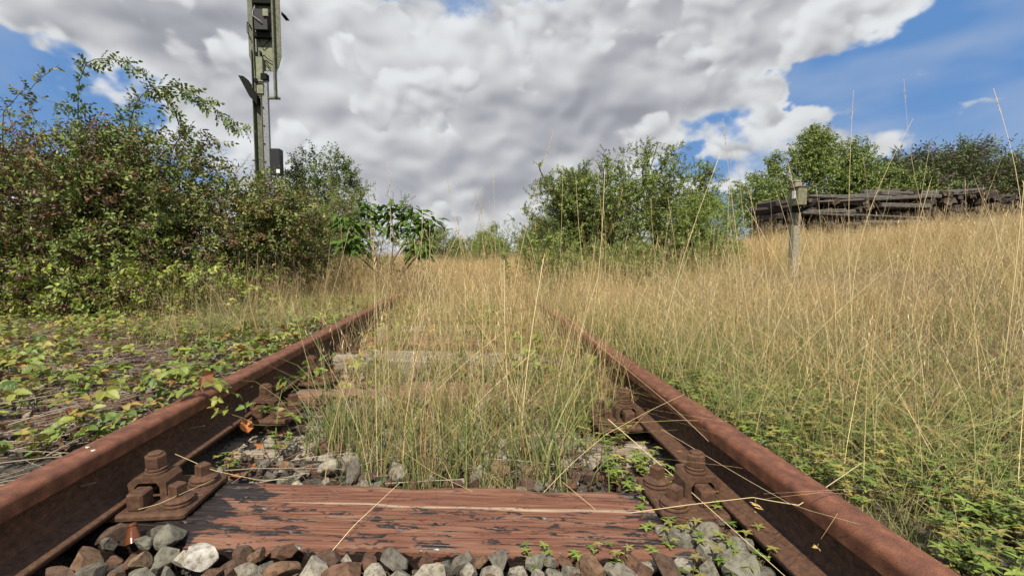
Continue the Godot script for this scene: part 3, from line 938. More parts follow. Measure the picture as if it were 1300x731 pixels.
# ---------- grass ----------
const STRAW := [Color(0.60, 0.455, 0.225), Color(0.52, 0.37, 0.16), Color(0.70, 0.575, 0.335), Color(0.44, 0.295, 0.125), Color(0.64, 0.515, 0.285), Color(0.37, 0.23, 0.10)]
const BLADE := [Color(0.17, 0.23, 0.055), Color(0.13, 0.19, 0.045), Color(0.23, 0.28, 0.08), Color(0.20, 0.26, 0.11), Color(0.30, 0.31, 0.11), Color(0.11, 0.16, 0.045)]


func blade(mb: MB, p: Vector3, lean: Vector3, h: float, w: float, droop: float, c0: Color, c1: Color, turn: float, steps := 3) -> Vector3:
	var side := Vector3(cos(turn), 0, sin(turn))
	var a := -1
	var b := -1
	var last := p
	for k in steps + 1:
		var f := k / float(steps)
		var q := p + lean * (f ** 1.6) + Vector3.UP * h * (f - droop * f * f * f)
		var ww := w * (1.0 - f * 0.85) * 0.5
		var c := c0.lerp(c1, f)
		var na := mb.vert(q - side * ww, Vector3.UP, c)
		var nb := mb.vert(q + side * ww, Vector3.UP, c)
		if k:
			mb.tri(a, b, nb)
			mb.tri(a, nb, na)
		a = na
		b = nb
		last = q
	return last


func seed_head(mb: MB, p: Vector3, d: Vector3, length: float, w: float, c: Color, r: RandomNumberGenerator, n := 9) -> void:
	for k in n:
		var f := k / float(n)
		var q := p + d * length * f
		var out := Vector3(r.randfn(), r.randfn() * 0.4, r.randfn()).normalized()
		var tip := q + d * length * 0.28 + out * w * (1.0 - f * 0.5)
		var s := d.cross(out).normalized() * 0.0011
		var a := mb.vert(q, Vector3.UP, c)
		var b := mb.vert(q.lerp(tip, 0.55) + s, Vector3.UP, c)
		var e := mb.vert(tip, Vector3.UP, c * 1.08)
		var g := mb.vert(q.lerp(tip, 0.55) - s, Vector3.UP, c)
		mb.tri(a, b, e)
		mb.tri(a, e, g)


# kind: 6 long loose straws lying through one another
# kind: 0 straw stalks, 1 tangled straw, 2 green blades, 3 both, 4 short green, 5 coarse straw for far away
func clump(s: int, kind: int, times := 1) -> ArrayMesh:
	var mb := MB.new()
	mb.flat = true
	var r := rng(s)
	var n: int = [13, 20, 26, 26, 24, 26, 9][kind] * times
	for k in n:
		var spread: float = [0.09, 0.13, 0.05, 0.08, 0.06, 0.2, 0.14][kind]
		var p := Vector3(r.randfn() * spread, -0.02, r.randfn() * spread)
		var green: bool = kind == 2 or kind == 4 or (kind == 3 and r.randf() < 0.68)
		var an := r.randf() * TAU
		var h: float
		var w := 0.0026
		var lean := 0.1
		if green:
			h = r.randf_range(0.12, 0.42) if kind != 4 else r.randf_range(0.06, 0.17)
			w = r.randf_range(0.0026, 0.0050)
			lean = h * r.randf_range(0.15, 0.75)
		elif kind == 1:
			h = r.randf_range(0.14, 0.42)
			w = r.randf_range(0.0018, 0.0034)
			lean = h * r.randf_range(0.4, 1.5)
		elif kind == 6:
			h = r.randf_range(0.15, 0.55)
			w = r.randf_range(0.0018, 0.0030)
			lean = r.randf_range(0.3, 0.9)
		elif kind == 5:
			h = r.randf_range(0.3, 0.62)
			w = r.randf_range(0.004, 0.008)
			lean = h * r.randf_range(0.1, 0.6)
		else:
			h = r.randf_range(0.30, 0.66)
			w = r.randf_range(0.0018, 0.0032)
			lean = h * r.randf_range(0.05, 0.45)
		var dir := Vector3(cos(an), 0, sin(an)) * lean
		var c: Color = (BLADE if green else STRAW)[r.randi() % 6] * (r.randf_range(0.62, 1.25) if not green else r.randf_range(0.8, 1.2))
		var c1 := c
		if green and r.randf() < 0.5:
			c1 = c.lerp(STRAW[r.randi() % 6], r.randf_range(0.3, 0.9))
		if not green and r.randf() < 0.35:
			c = c.lerp(BLADE[2], 0.5)
		var tip := blade(mb, p, dir, h, w, r.randf_range(0.1, 0.45) if green or kind == 1 else r.randf_range(0.0, 0.15), c, c1, r.randf() * TAU, 4 if green or kind == 1 else 3)
		if not green and kind != 1 and r.randf() < 0.5:
			seed_head(mb, tip - Vector3.UP * 0.02, (dir * 0.5 + Vector3.UP * h).normalized(), r.randf_range(0.05, 0.10), 0.012, c1 * 1.05, r, 6 if kind != 5 else 4)
	return mb.done()


func tint(r: RandomNumberGenerator, amount := 0.18) -> Color:
	var k := r.randf_range(1.0 - amount, 1.0 + amount)
	return Color(k * r.randf_range(0.94, 1.06), k, k * r.randf_range(0.92, 1.08))


func field(called: String, label: String, kinds: Array, count: int, s: int, place: Callable, loose := 0.5) -> void:
	var lay := noise(191, 0.9, 3)
	# several variants of a clump, all under one thing of kind stuff
	var o := Node3D.new()
	o.name = numbered(called)
	add_child(o)
	tag(o, label, "", "", "stuff")
	var r := rng(s)
	var sets := []
	for k in kinds:
		sets.append([[], []])
	for k in count:
		var got = place.call(r)
		if got == null:
			continue
		var p: Vector3 = got[0]
		var j: int = r.randi() % kinds.size()
		var b := Basis(Vector3.UP, r.randf() * TAU)
		var la := lay.get_noise_2d(p.x, p.z) * 6.0          # wind-laid patches lean together
		var tilt := clampf(lay.get_noise_2d(p.x + 50.0, p.z) * 1.5, -0.2, 0.75) * loose
		b = Basis(Vector3(cos(la), 0, sin(la)), maxf(tilt, 0.0) + r.randfn() * 0.10) * b
		var sc: float = got[1] * r.randf_range(0.75, 1.2)
		sets[j][0].append(Transform3D(b.scaled(Vector3(sc, sc * r.randf_range(0.85, 1.15), sc)), p))
		var hue := lay.get_noise_2d(p.x * 0.8 - 90.0, p.z * 0.8) * 0.45
		sets[j][1].append(tint(r) * Color(1.0 + hue * 0.35, 1.0 + hue * 0.12, 1.0 - hue * 0.2))
	for j in kinds.size():
		if sets[j][0].size():
			scatter("clumps", clump(s * 10 + j, kinds[j]), mats["grass"], sets[j][0], sets[j][1], o)


func seen(x: float, z: float, more := 1.0) -> bool:
	# roughly within the reach of the photograph
	if z > -0.55:
		return false
	return x < 0.116 - z * 1.36 + more and x > 0.116 + z * 0.96 - more


func build_grass() -> void:
	leafy("grass", 0.7, 0.5)
	var pat := noise(91, 0.8, 3)
	var gaps := noise(93, 1.6, 3)
	field("golden_grass", "tall dry golden grass covering the bank right of the track", [0, 1, 6, 1, 3, 1, 6, 0], 4900, 101, func(r):
		var z: float = -1.3 - 8.5 * (r.randf() ** 0.75)
		var x: float = 1.25 + (1.2 - z * 1.35) * r.randf()
		if not seen(x, z) or (z > -2.3 and r.randf() > smoothstep(-1.7, -2.8, z) * 0.85):
			return null
		var trod := smoothstep(0.5, 1.5, Vector2(x - 4.2, z + 5.2).length())     # the grass is thin round the post
		if r.randf() > 0.35 + 0.65 * trod or (gaps.get_noise_2d(x, z) < -0.12 and r.randf() < 0.72):
			return null
		return [Vector3(x, land(x, z), z), (0.84 + 0.75 * pat.get_noise_2d(x, z)) * (0.55 + 0.45 * trod)], 1.0)
	field("golden_grass", "dry golden grass filling the far part of the field", [5, 0, 5, 1], 9000, 102, func(r):
		var z: float = -8.5 - 26.0 * (r.randf() ** 1.8)
		var x: float = lerpf(z * 0.35, -z * 1.45, r.randf())
		if x > 0.9 - z * 1.3 + 1.0:
			return null
		return [Vector3(x, land(x, z), z), 1.05 + 0.3 * pat.get_noise_2d(x, z)])
	field("track_grass", "dry and green grass growing between the rails into the distance", [3, 0, 3, 1, 2], 950, 103, func(r):
		var z: float = -2.45 - 6.5 * (r.randf() ** 0.8)
		var x: float = r.randf_range(-0.62, 0.66)
		if r.randf() > 0.35 + 0.65 * smoothstep(-2.4, -3.6, z):
			return null
		if absf(x) > 0.60 and z > -4.5:
			return null
		return [Vector3(x, land(x, z), z), 0.82 + 0.2 * pat.get_noise_2d(x * 2.0, z * 2.0)])
	field("far_track_grass", "pale grass closing over the rails in the distance", [0, 3, 0, 5], 1500, 104, func(r):
		var z: float = -6.2 - 8.0 * r.randf()
		var x: float = r.randf_range(-2.8, 2.2)
		return [Vector3(x, land(x, z), z), 0.95])
	field("verge_grass", "short green grass and straw along the outside of the right rail", [4, 2, 3, 4, 2, 6], 1700, 105, func(r):
		var z: float = -0.75 - 3.6 * r.randf()
		var x: float = 0.865 + absf(r.randfn()) * 0.75
		if not seen(x, z):
			return null
		return [Vector3(x, land(x, z), z), (0.62 + 0.22 * pat.get_noise_2d(x * 2.0, z * 2.0)) * (0.75 if x < 1.0 else 1.0)])
	field("verge_straw", "thin straw stalks standing in the green verge right of the track", [0, 6, 3, 6], 420, 106, func(r):
		var z: float = -0.95 - 3.0 * r.randf()
		var x: float = 0.9 + r.randf() * 2.4
		if not seen(x, z):
			return null
		return [Vector3(x, land(x, z), z), 0.72])
	field("left_grass", "mixed green and straw grass left of the track before the bushes", [3, 1, 2, 3, 6], 1500, 107, func(r):
		var z: float = -3.0 - 5.5 * r.randf()
		var x: float = -0.86 - 2.9 * r.randf() * (-z / 5.5)
		if x < -2.3 or pat.get_noise_2d(x * 1.3, z * 1.3) < -0.18 + 0.25 * smoothstep(-4.2, -3.0, z):
			return null
		return [Vector3(x, land(x, z), z), 0.72 + 0.25 * pat.get_noise_2d(x, z)])
	field("rail_grass", "tall mixed grass burying the right rail and the end of the left one", [3, 3, 0, 2, 6], 620, 109, func(r):
		var z: float = -2.1 - 4.4 * r.randf() ** 0.8
		var x: float = r.randf_range(0.52, 1.02)
		if r.randf() > smoothstep(-1.8, -3.4, z):
			return null
		if r.randf() < 0.25 and z < -4.2:
			x = r.randf_range(-1.0, -0.6)
		elif absf(x - 0.751) < 0.06:
			return null
		return [Vector3(x, land(x, z), z), 0.9])
	field("bank_grass", "dry grass standing before the foot of the timber stack", [0, 5, 1], 420, 110, func(r):
		var z: float = -11.3 + 0.9 * r.randf()
		var x: float = r.randf_range(7.5, 16.0)
		return [Vector3(x, land(x, z), z), 1.15])
	# the tufts standing in the stones nearest the lens
	var tufts := [[0.30, -1.33, 1.2, 2, "bushy green tuft with a pale root mat right behind the tarred sleeper"], [0.10, -1.36, 1.0, 2, "mixed tuft behind the middle of the tarred sleeper"], [-0.06, -1.42, 1.15, 3, "straw and green tuft left of the middle behind the tarred sleeper"],
		[-0.22, -1.46, 0.9, 3, "reddish straw tuft nearest the left rail behind the tarred sleeper"], [-0.34, -1.62, 1.15, 2, "lone upright green tuft between the stones near the left rail"], [0.20, -1.62, 1.25, 3, "tall mixed tuft in the middle of the second stone bed"], [0.02, -1.70, 1.0, 3, "tuft on the weathered second sleeper, left of the middle"],
		[0.45, -1.66, 1.1, 2, "green tuft between the front tuft and the right rail"], [-0.18, -1.80, 1.0, 3, "tuft behind the second sleeper, towards the left rail"], [0.34, -1.95, 1.0, 3, "straw tuft before the third sleeper on the right"], [0.58, -2.1, 1.0, 3, "leaning grass tuft against the right rail"], [0.10, -2.05, 0.9, 0, "thin straw tuft on the third sleeper"],
		[-0.30, -2.25, 0.9, 2, "green tuft before the bleached sleeper near the left rail"], [0.55, -1.75, 0.9, 3, "tuft leaning over the fastening of the right rail"], [0.62, -2.5, 1.0, 0, "straw tuft by the right rail level with the bleached sleeper"], [0.42, -2.42, 0.95, 3, "tuft in the stones before the right end of the bleached sleeper"], [0.66, -1.80, 0.9, 3, "tuft at the inner foot of the right rail beyond its second fastening"], [0.63, -2.28, 1.0, 3, "tall straw and green tuft against the right rail, before the bleached sleeper"], [0.90, -1.75, 0.95, 3, "tuft outside the right rail leaning over its head"], [0.91, -2.25, 1.0, 3, "tall tuft outside the right rail, second from the front"], [0.90, -1.30, 0.75, 2, "green tuft outside the right rail nearest the lens"], [0.25, -2.30, 1.0, 3, "tuft standing before the middle of the bleached sleeper"], [-0.05, -2.45, 1.0, 3, "mixed tuft before the left half of the bleached sleeper"], [0.40, -2.95, 1.1, 0, "tall straw tuft behind the right end of the bleached sleeper"],
		[0.0, -1.30, 0.5, 4, "low green tuft touching the back edge of the tarred sleeper"], [0.19, -1.27, 0.5, 4, "small low tuft beside the bushy green one"]]
	var root_mat: Material = mats["grass"]
	for k in tufts.size():
		var t: Array = tufts[k]
		var o := thing("grass_tuft", t[4], "grass tuft", Vector3(t[0], land(t[0], t[1]) + 0.025, t[1]), k * 1.7, "grass tufts along the track")
		tag(obj("blades", clump(1500 + k, t[3], 4), mats["grass"], o, Transform3D(Basis.from_scale(Vector3.ONE * t[2]), Vector3.ZERO)), "", "", "", "stuff")
		tag(obj("blades", clump(1550 + k, [3, 1, 3, 4][k % 4], 3), mats["grass"], o, Transform3D(Basis.from_scale(Vector3.ONE * t[2] * 0.8), Vector3(0.03, 0, -0.03))), "", "", "", "stuff")
		if k < 8:
			var mb := MB.new()
			mb.flat = true
			var r := rng(1600 + k)
			for j in 40:
				var an := r.randf() * TAU
				var d := Vector3(cos(an), 0, sin(an)) * r.randf_range(0.03, 0.10)
				blade(mb, Vector3(r.randfn() * 0.02, 0.012, r.randfn() * 0.02), d, r.randf_range(0.0, 0.03), 0.0022, 1.2, Color(0.42, 0.36, 0.27), Color(0.33, 0.25, 0.16), r.randf() * TAU)
			tag(obj("dead_blades", mb.done(), root_mat, o), "", "", "", "stuff")


# ---------- single stalks ----------
func build_stalks() -> void:
	var straw := leafy("straw", 0.6, 0.25)
	var r := rng(171)
	for k in STALKS.size():
		var t: Array = STALKS[k]
		var b: Vector3 = t[0]
		var e: Vector3 = t[1]
		var g := land(b.x, b.z)
		if b.y > g - 0.01:
			b -= (e - b) * ((b.y - g + 0.02) / maxf(0.2, e.y - b.y))
		else:
			b.y = g - 0.02
		one_stalk(b, e, t[2] * 0.001, t[3] == 1, t[4], "", r, straw)
	# many more of the same kind, which nothing tells apart
	for k in 150:
		var z: float = -1.5 - 5.0 * r.randf()
		var x := 0.95 + r.randf() * (0.6 - z * 0.9)
		var label := "thin pale grass stalk standing above the golden grass on the right bank"
		var grp := "single stalks above the golden grass"
		if k % 3 == 0:
			x = r.randf_range(-0.55, 0.62)
			z = -1.9 - 3.5 * r.randf()
			label = "thin pale grass stalk standing above the grass between the rails"
			grp = "single stalks between the rails"
		elif k % 11 == 1:
			x = -0.95 - 1.2 * r.randf()
			z = -3.2 - 2.5 * r.randf()
			label = "thin pale grass stalk standing left of the left rail"
			grp = "single stalks left of the rails"
		var h := (0.5 + 0.75 * r.randf() ** 1.4) * (0.75 if z > -2.4 else 1.0)
		var an := r.randf() * TAU
		var l := h * r.randf_range(0.05, 0.5)
		var p := Vector3(x, land(x, z) - 0.02, z)
		one_stalk(p, p + Vector3(cos(an) * l, h, sin(an) * l), r.randf_range(0.0012, 0.0018), r.randf() < 0.6, label, grp, r, straw)
	for t in STRAWS:
		var mb := MB.new()
		var pts: Array = t[0]
		var c := Curve3D.new()
		for i in pts.size():
			var q: Vector3 = pts[i]
			q.y = maxf(q.y, land(q.x, q.z) + 0.004)
			var tan: Vector3 = ((pts[mini(i + 1, pts.size() - 1)] - pts[maxi(i - 1, 0)]) * 0.16)
			c.add_point(q, -tan, tan)
		var line := []
		for i in 15:
			line.append(c.sample_baked(c.get_baked_length() * i / 14.0))
		var col: Color = STRAW[r.randi() % 5] * 1.15
		mb.tube(line, t[1] * 0.0005, t[1] * 0.0003, 5, col, STRAW[2])
		var o := obj("dry_straw", mb.done(), straw)
		tag(o, t[2], "straw")


func one_stalk(b: Vector3, e: Vector3, w: float, head: bool, label: String, grp: String, r: RandomNumberGenerator, m: Material) -> void:
	var mb := MB.new()
	var line := []
	var sway := Vector3(r.randfn(), 0, r.randfn()) * (e - b).length() * 0.03
	for i in 11:
		var f := i / 10.0
		line.append(b.lerp(e, f) + sway * sin(f * PI) - b.direction_to(e) * 0.0)
	var col: Color = STRAW[[0, 2, 4, 4, 2][r.randi() % 5]] * r.randf_range(1.0, 1.25)
	mb.tube(line, w * 0.85, w * 0.5, 4, col.lerp(BLADE[4], 0.15), col)
	var o := thing("grass_stalk", label, "grass stalk", Vector3.ZERO, 0.0, grp)
	o.position = b
	obj("stem", mb.done(), m, o, Transform3D(Basis(), -b))
	if head:
		var hb := MB.new()
		hb.flat = true
		var d: Vector3 = (line[10] - line[8]).normalized()
		seed_head(hb, line[9], d, r.randf_range(0.05, 0.09), 0.007, col * 0.95, r, 16)
		obj("seed_head", hb.done(), mats["grass"], o, Transform3D(Basis(), -b))
	if r.randf() < 0.6:
		var lb := MB.new()
		lb.flat = true
		var q: Vector3 = line[r.randi_range(2, 5)]
		var an := r.randf() * TAU
		blade(lb, q, Vector3(cos(an), 0, sin(an)) * r.randf_range(0.05, 0.14), r.randf_range(0.04, 0.12), 0.003, 1.2, col, col * 0.9, an + 1.57, 5)
		obj("leaf", lb.done(), mats["grass"], o, Transform3D(Basis(), -b))


# ---------- leaves ----------
# a folded leaf with a saw-toothed outline, its stalk at the origin, pointing along +y, face towards +z
func leaflet(mb: MB, xf: Transform3D, length: float, width: float, c: Color, teeth := 5, fold := 0.25, curl := 0.25, rim := Color(0, 0, 0, 0)) -> void:
	var mid := []
	var edge := [[], []]
	for k in teeth + 1:
		var f := k / float(teeth)
		var bend := -curl * length * f * f
		mid.append(mb.vert(xf * Vector3(0, length * f, bend), Vector3.UP, c * 0.93))
		if k > 0 and k < teeth:
			var w := width * 0.5 * sin(pow(f, 0.72) * PI) ** 0.75
			for s in 2:
				var sx := -1.0 if s == 0 else 1.0
				var cc := c if rim.a == 0.0 else c.lerp(rim, 0.6)
				edge[s].append(mb.vert(xf * Vector3(sx * w, length * (f - 0.03), bend + w * fold * 2.0), Vector3.UP, cc))
				if teeth > 4:
					edge[s].append(mb.vert(xf * Vector3(sx * w * 0.86, length * (f + 0.05), bend + w * fold * 1.7), Vector3.UP, c))
	var per := 2 if teeth > 4 else 1
	for s in 2:
		var e: Array = edge[s]
		for k in e.size():
			var a: int = mid[mini(k / per + (1 if per == 1 else 1), teeth)]
			var prev: int = e[k - 1] if k > 0 else mid[0]
			mb.tri(prev, e[k], a)
			if per == 1 or k % per == 0:
				mb.tri(prev, a, mid[mini(k / per, teeth)])
		mb.tri(e[e.size() - 1], mid[teeth], mid[teeth - 1])


# three toothed leaflets on a short stalk
func bramble_leaf(s: int, c: Color, size := 0.05, rim := Color(0, 0, 0, 0)) -> ArrayMesh:
	var mb := MB.new()
	mb.flat = true
	var r := rng(s)
	for k in 3:
		var a: float = [0.0, 1.15, -1.15][k] + r.randfn() * 0.1
		var b := Basis(Vector3.BACK, a) * Basis(Vector3.RIGHT, r.randfn() * 0.15) * Basis(Vector3.UP, r.randfn() * 0.2)
		var l := size * (1.0 if k == 0 else 0.82) * r.randf_range(0.9, 1.1)
		leaflet(mb, Transform3D(b, b * Vector3(0, size * (0.22 if k == 0 else 0.06), 0)), l, l * 0.74, c * r.randf_range(0.9, 1.1), 5, r.randf_range(0.12, 0.3), r.randf_range(0.05, 0.35), rim)
	mb.tube([Vector3(0, -size * 0.5, -size * 0.12), Vector3.ZERO, Vector3(0, size * 0.22, 0)], 0.0008, 0.0006, 3, Color(0.16, 0.12, 0.05))
	return mb.done()


const BRAMBLE := [Color(0.20, 0.26, 0.045), Color(0.14, 0.21, 0.04), Color(0.27, 0.30, 0.055), Color(0.10, 0.16, 0.035), Color(0.30, 0.22, 0.06), Color(0.26, 0.11, 0.04), Color(0.33, 0.30, 0.08)]


func vine(label: String, pts: Array, leaves: int, s: int, size: float, group := "") -> void:
	var r := rng(s)
	var o := thing("bramble_runner", label, "bramble", pts[0], 0.0, group)
	var c := Curve3D.new()
	for i in pts.size():
		var tan: Vector3 = (pts[mini(i + 1, pts.size() - 1)] - pts[maxi(i - 1, 0)]) * 0.2
		c.add_point(pts[i] - pts[0], -tan, tan)
	var line := []
	var len := c.get_baked_length()
	for i in 19:
		line.append(c.sample_baked(len * i / 18.0) + Vector3(r.randfn(), r.randfn() * 0.4, r.randfn()) * 0.006)
	var mb := MB.new()
	mb.tube(line, 0.0024, 0.0010, 4, Color(0.17, 0.075, 0.045), Color(0.15, 0.13, 0.05))
	obj("stem", mb.done(), mats["twig"], o)
	for k in leaves:
		var f := (k + r.randf()) / leaves
		var p := c.sample_baked(len * f)
		var an := r.randf() * TAU
		var out := Vector3(cos(an), 0, sin(an))
		var up := r.randf_range(0.012, 0.06)
		var q := p + out * r.randf_range(0.015, 0.05) + Vector3.UP * up
		var n := (Vector3.UP + Vector3(r.randfn(), 0, r.randfn()) * 0.38).normalized()
		var y := (out + Vector3(0, r.randfn() * 0.25 - 0.1, 0))
		y = (y - n * y.dot(n)).normalized()
		var b := Basis(y.cross(n), y, n)
		var kind := r.randi() % 7
		if r.randf() < 0.45: kind = r.randi() % 3
		obj("leaf", leaf_meshes[kind * 2 + r.randi() % 2], mats["bramble"], o, Transform3D(b.scaled(Vector3.ONE * size * r.randf_range(0.7, 1.25)), q))


var leaf_meshes := []


func build_brambles() -> void:
	leafy("bramble", 0.5, 0.5)
	leafy("twig", 0.85, 0.0)
	for k in 7:
		for j in 2:
			leaf_meshes.append(bramble_leaf(200 + k * 2 + j, BRAMBLE[k], 0.05, Color(0.25, 0.07, 0.03) if k == 4 or j == 1 and k % 2 else Color(0, 0, 0, 0)))
	var g := "bramble runners left of the track"
	# runners creeping over the stones outside the left rail
	vine("bramble shoot with green and rusty leaves hanging over the left rail to the fastening", [Vector3(-1.02, 0.13, -1.72), Vector3(-0.86, 0.185, -1.60), Vector3(-0.75, 0.185, -1.52), Vector3(-0.66, 0.12, -1.50), Vector3(-0.58, 0.06, -1.52), Vector3(-0.52, 0.03, -1.60)], 34, 301, 0.72)
	vine("bramble runner along the outer edge of the left rail, nearest the lens", [Vector3(-1.35, 0.09, -1.28), Vector3(-1.12, 0.13, -1.42), Vector3(-0.98, 0.14, -1.62), Vector3(-0.92, 0.14, -1.85)], 30, 302, 0.75, g)
	var said := ["yellowish bramble runner at the left edge, in front of the bare stones", "bramble runner with pale leaves between two bare stony patches", "bramble runner with a big orange leaf above the rail", "green bramble runner creeping towards the rail past the dead twigs", "bramble runner at the foot of the dark thicket", "bramble runner with brown edges beside the rail, behind the shoot that crosses it", "long bramble runner along the rail towards the young tree", "bramble runner at the left edge under the thicket", "bright green bramble runner lit by the sun below the thicket", "bramble runner over grey stones near the left edge"]
	var r := rng(333)
	var ends := [[-2.15, -1.75, -1.55, -1.60], [-2.0, -2.1, -1.3, -1.95], [-1.25, -1.75, -0.88, -2.1], [-1.7, -2.5, -0.95, -2.35], [-2.9, -3.1, -1.9, -2.7], [-1.15, -2.4, -0.90, -2.8], [-1.0, -2.9, -0.92, -3.7], [-2.9, -2.35, -2.1, -2.2], [-2.4, -3.3, -1.3, -3.1], [-1.75, -1.42, -1.30, -1.62]]
	for k in ends.size():
		var e: Array = ends[k]
		var pts := []
		for i in 5:
			var f := i / 4.0
			var x: float = lerpf(e[0], e[2], f) + r.randfn() * 0.05
			var z := lerpf(e[1], e[3], f) + r.randfn() * 0.05
			pts.append(Vector3(x, land(x, z) + 0.045 + r.randf() * 0.03, z))
		vine(said[k], pts, 30, 340 + k, r.randf_range(0.65, 0.85), g)
	vine("small bramble sprig with light leaves inside the left rail by the third fastening", [Vector3(-0.66, 0.0, -1.98), Vector3(-0.60, 0.08, -1.95), Vector3(-0.54, 0.12, -1.93)], 10, 361, 0.7)
	# an orange fallen leaf that catches the eye, and a few others
	for q in [[-0.625, 0.02, -1.56, 0.055, "bright orange dead leaf on the stones inside the left rail"], [1.01, 0.09, -1.22, 0.03, "small orange leaf in the weeds right of the right rail"], [-0.52, 0.02, -1.42, 0.03, "brown curled leaf between stones behind the left fastening"], [-0.47, 0.10, -2.75, 0.05, "orange leaf standing in the grass near the bleached sleeper's left end"]]:
		var mb := MB.new()
		mb.flat = true
		leaflet(mb, Transform3D(), q[3], q[3] * 0.8, Color(0.48, 0.17, 0.035), 6, 0.3, -0.3, Color(0.30, 0.09, 0.02))
		var o := obj("dead_leaf", mb.done(), mats["bramble"], null, Transform3D(Basis(Vector3.UP, q[0] * 9.0) * Basis(Vector3.RIGHT, -1.2), Vector3(q[0], q[1], q[2])))
		tag(o, q[4], "dead leaf")
	# what is too many to count: the carpet of leaves, and dead twigs over the stones
	var xf := [[], [], [], []]
	var tn := [[], [], [], []]
	var pat := noise(97, 0.9, 3)
	for k in 8500:
		var z: float = -1.25 - 4.3 * r.randf()
		var x := -0.86 - r.randf() * minf(4.4, 0.5 - z * 0.98)
		var den := 1.5 * pat.get_noise_2d(x * 1.7, z * 1.7) + 0.55 * smoothstep(-2.2, -3.4, z) + 0.25 * smoothstep(-1.15, -0.9, x) - 0.04
		if den < r.randf() * 0.5 - 0.12:
			continue
		var n := (Vector3.UP + Vector3(r.randfn(), 0, r.randfn()) * 0.4).normalized()
		var an := r.randf() * TAU
		var y := Vector3(cos(an), 0, sin(an))
		y = (y - n * y.dot(n)).normalized()
		var j := r.randi() % 4
		xf[j].append(Transform3D(Basis(y.cross(n), y, n).scaled(Vector3.ONE * r.randf_range(0.36, 0.78)), Vector3(x, land(x, z) + r.randf_range(0.02, 0.11), z)))
		tn[j].append(tint(r, 0.25))
	for k in 800:
		var z: float = -2.0 - 2.8 * r.randf()
		var x := r.randf_range(0.05, 0.66) if k % 2 else r.randf_range(0.30, 0.68)
		if z < -3.0:
			x -= r.randf() * 0.4
		if k % 5 == 0:
			x = r.randf_range(-0.62, -0.35)
		var n := (Vector3.UP + Vector3(r.randfn(), 0, r.randfn()) * 0.5).normalized()
		var y := Vector3.RIGHT.rotated(n, r.randf() * TAU)
		y = (y - n * y.dot(n)).normalized()
		xf[k % 4].append(Transform3D(Basis(y.cross(n), y, n).scaled(Vector3.ONE * r.randf_range(0.4, 0.8)), Vector3(x, land(x, z) + r.randf_range(0.05, 0.20), z)))
		tn[k % 4].append(tint(r, 0.2))
	var carpet := Node3D.new()
	carpet.name = "bramble_leaves"
	add_child(carpet)
	tag(carpet, "carpet of low bramble leaves left of the track and between the rails", "", "", "stuff")
	for j in 4:
		scatter("leaves", leaf_meshes[[0, 2, 5, 9][j]], mats["bramble"], xf[j], tn[j], carpet)
	var lm := MB.new()
	lm.flat = true
	leaflet(lm, Transform3D(Basis(), Vector3(0, -0.5, 0)), 1.0, 0.62, Color.WHITE, 4, 0.35, -0.35)
	var lxf := []
	var ltn := []
	for k in 900:
		var z := -0.85 - 3.2 * r.randf()
		var x := r.randf_range(-0.68, 0.68)
		if k % 2 == 0:
			x = -0.66 + absf(r.randfn()) * 0.14
		if k % 5 == 0:
			x = -0.88 - r.randf() * 1.3
		if k % 7 == 0:
			x = 0.88 + r.randf() * 0.9
		if absf(z + 1.063 - x * 0.126) < 0.15:
			continue
		lxf.append(Transform3D((Basis(Vector3.UP, r.randf() * TAU) * Basis(Vector3.RIGHT, -PI / 2 + r.randfn() * 0.5)).scaled(Vector3.ONE * r.randf_range(0.012, 0.038)), Vector3(x, land(x, z) + r.randf_range(0.02, 0.045), z)))
		ltn.append([Color(0.20, 0.10, 0.05), Color(0.13, 0.07, 0.04), Color(0.30, 0.17, 0.08), Color(0.34, 0.12, 0.04), Color(0.25, 0.19, 0.12)][r.randi() % 5] * r.randf_range(0.7, 1.2))
	tag(scatter("leaf_litter", lm.done(), mats["bramble"], lxf, ltn), "small dead brown leaves lying among the stones", "", "", "stuff")
	var tb := MB.new()
	tb.tube([Vector3(-0.16, 0, 0), Vector3(-0.06, 0.012, 0.012), Vector3(0.05, 0.004, -0.006), Vector3(0.17, 0.01, 0.014)], 0.0017, 0.0010, 4, Color.WHITE)
	var txf := []
	var ttn := []
	for k in 2300:
		var z: float = -0.95 - 3.4 * r.randf()
		var x := -0.86 - r.randf() * minf(3.4, 0.35 - z * 0.98)
		if k % 9 == 0:
			x = r.randf_range(-0.62, 0.6)
			z = -1.28 - 1.5 * r.randf()
		txf.append(Transform3D((Basis(Vector3.UP, r.randfn() * 0.7 + 0.5) * Basis(Vector3.FORWARD, r.randfn() * 0.12)).scaled(Vector3.ONE * r.randf_range(0.35, 1.1)), Vector3(x, land(x, z) + r.randf_range(0.015, 0.05), z)))
		ttn.append([Color(0.30, 0.24, 0.18), Color(0.22, 0.13, 0.09), Color(0.40, 0.34, 0.26), Color(0.17, 0.10, 0.07)][r.randi() % 4] * r.randf_range(0.7, 1.1))
	var tw := scatter("dead_twigs", tb.done(), mats["twig"], txf, ttn)
	tag(tw, "dead brown and grey stems lying over the stones left of the track", "", "", "stuff")


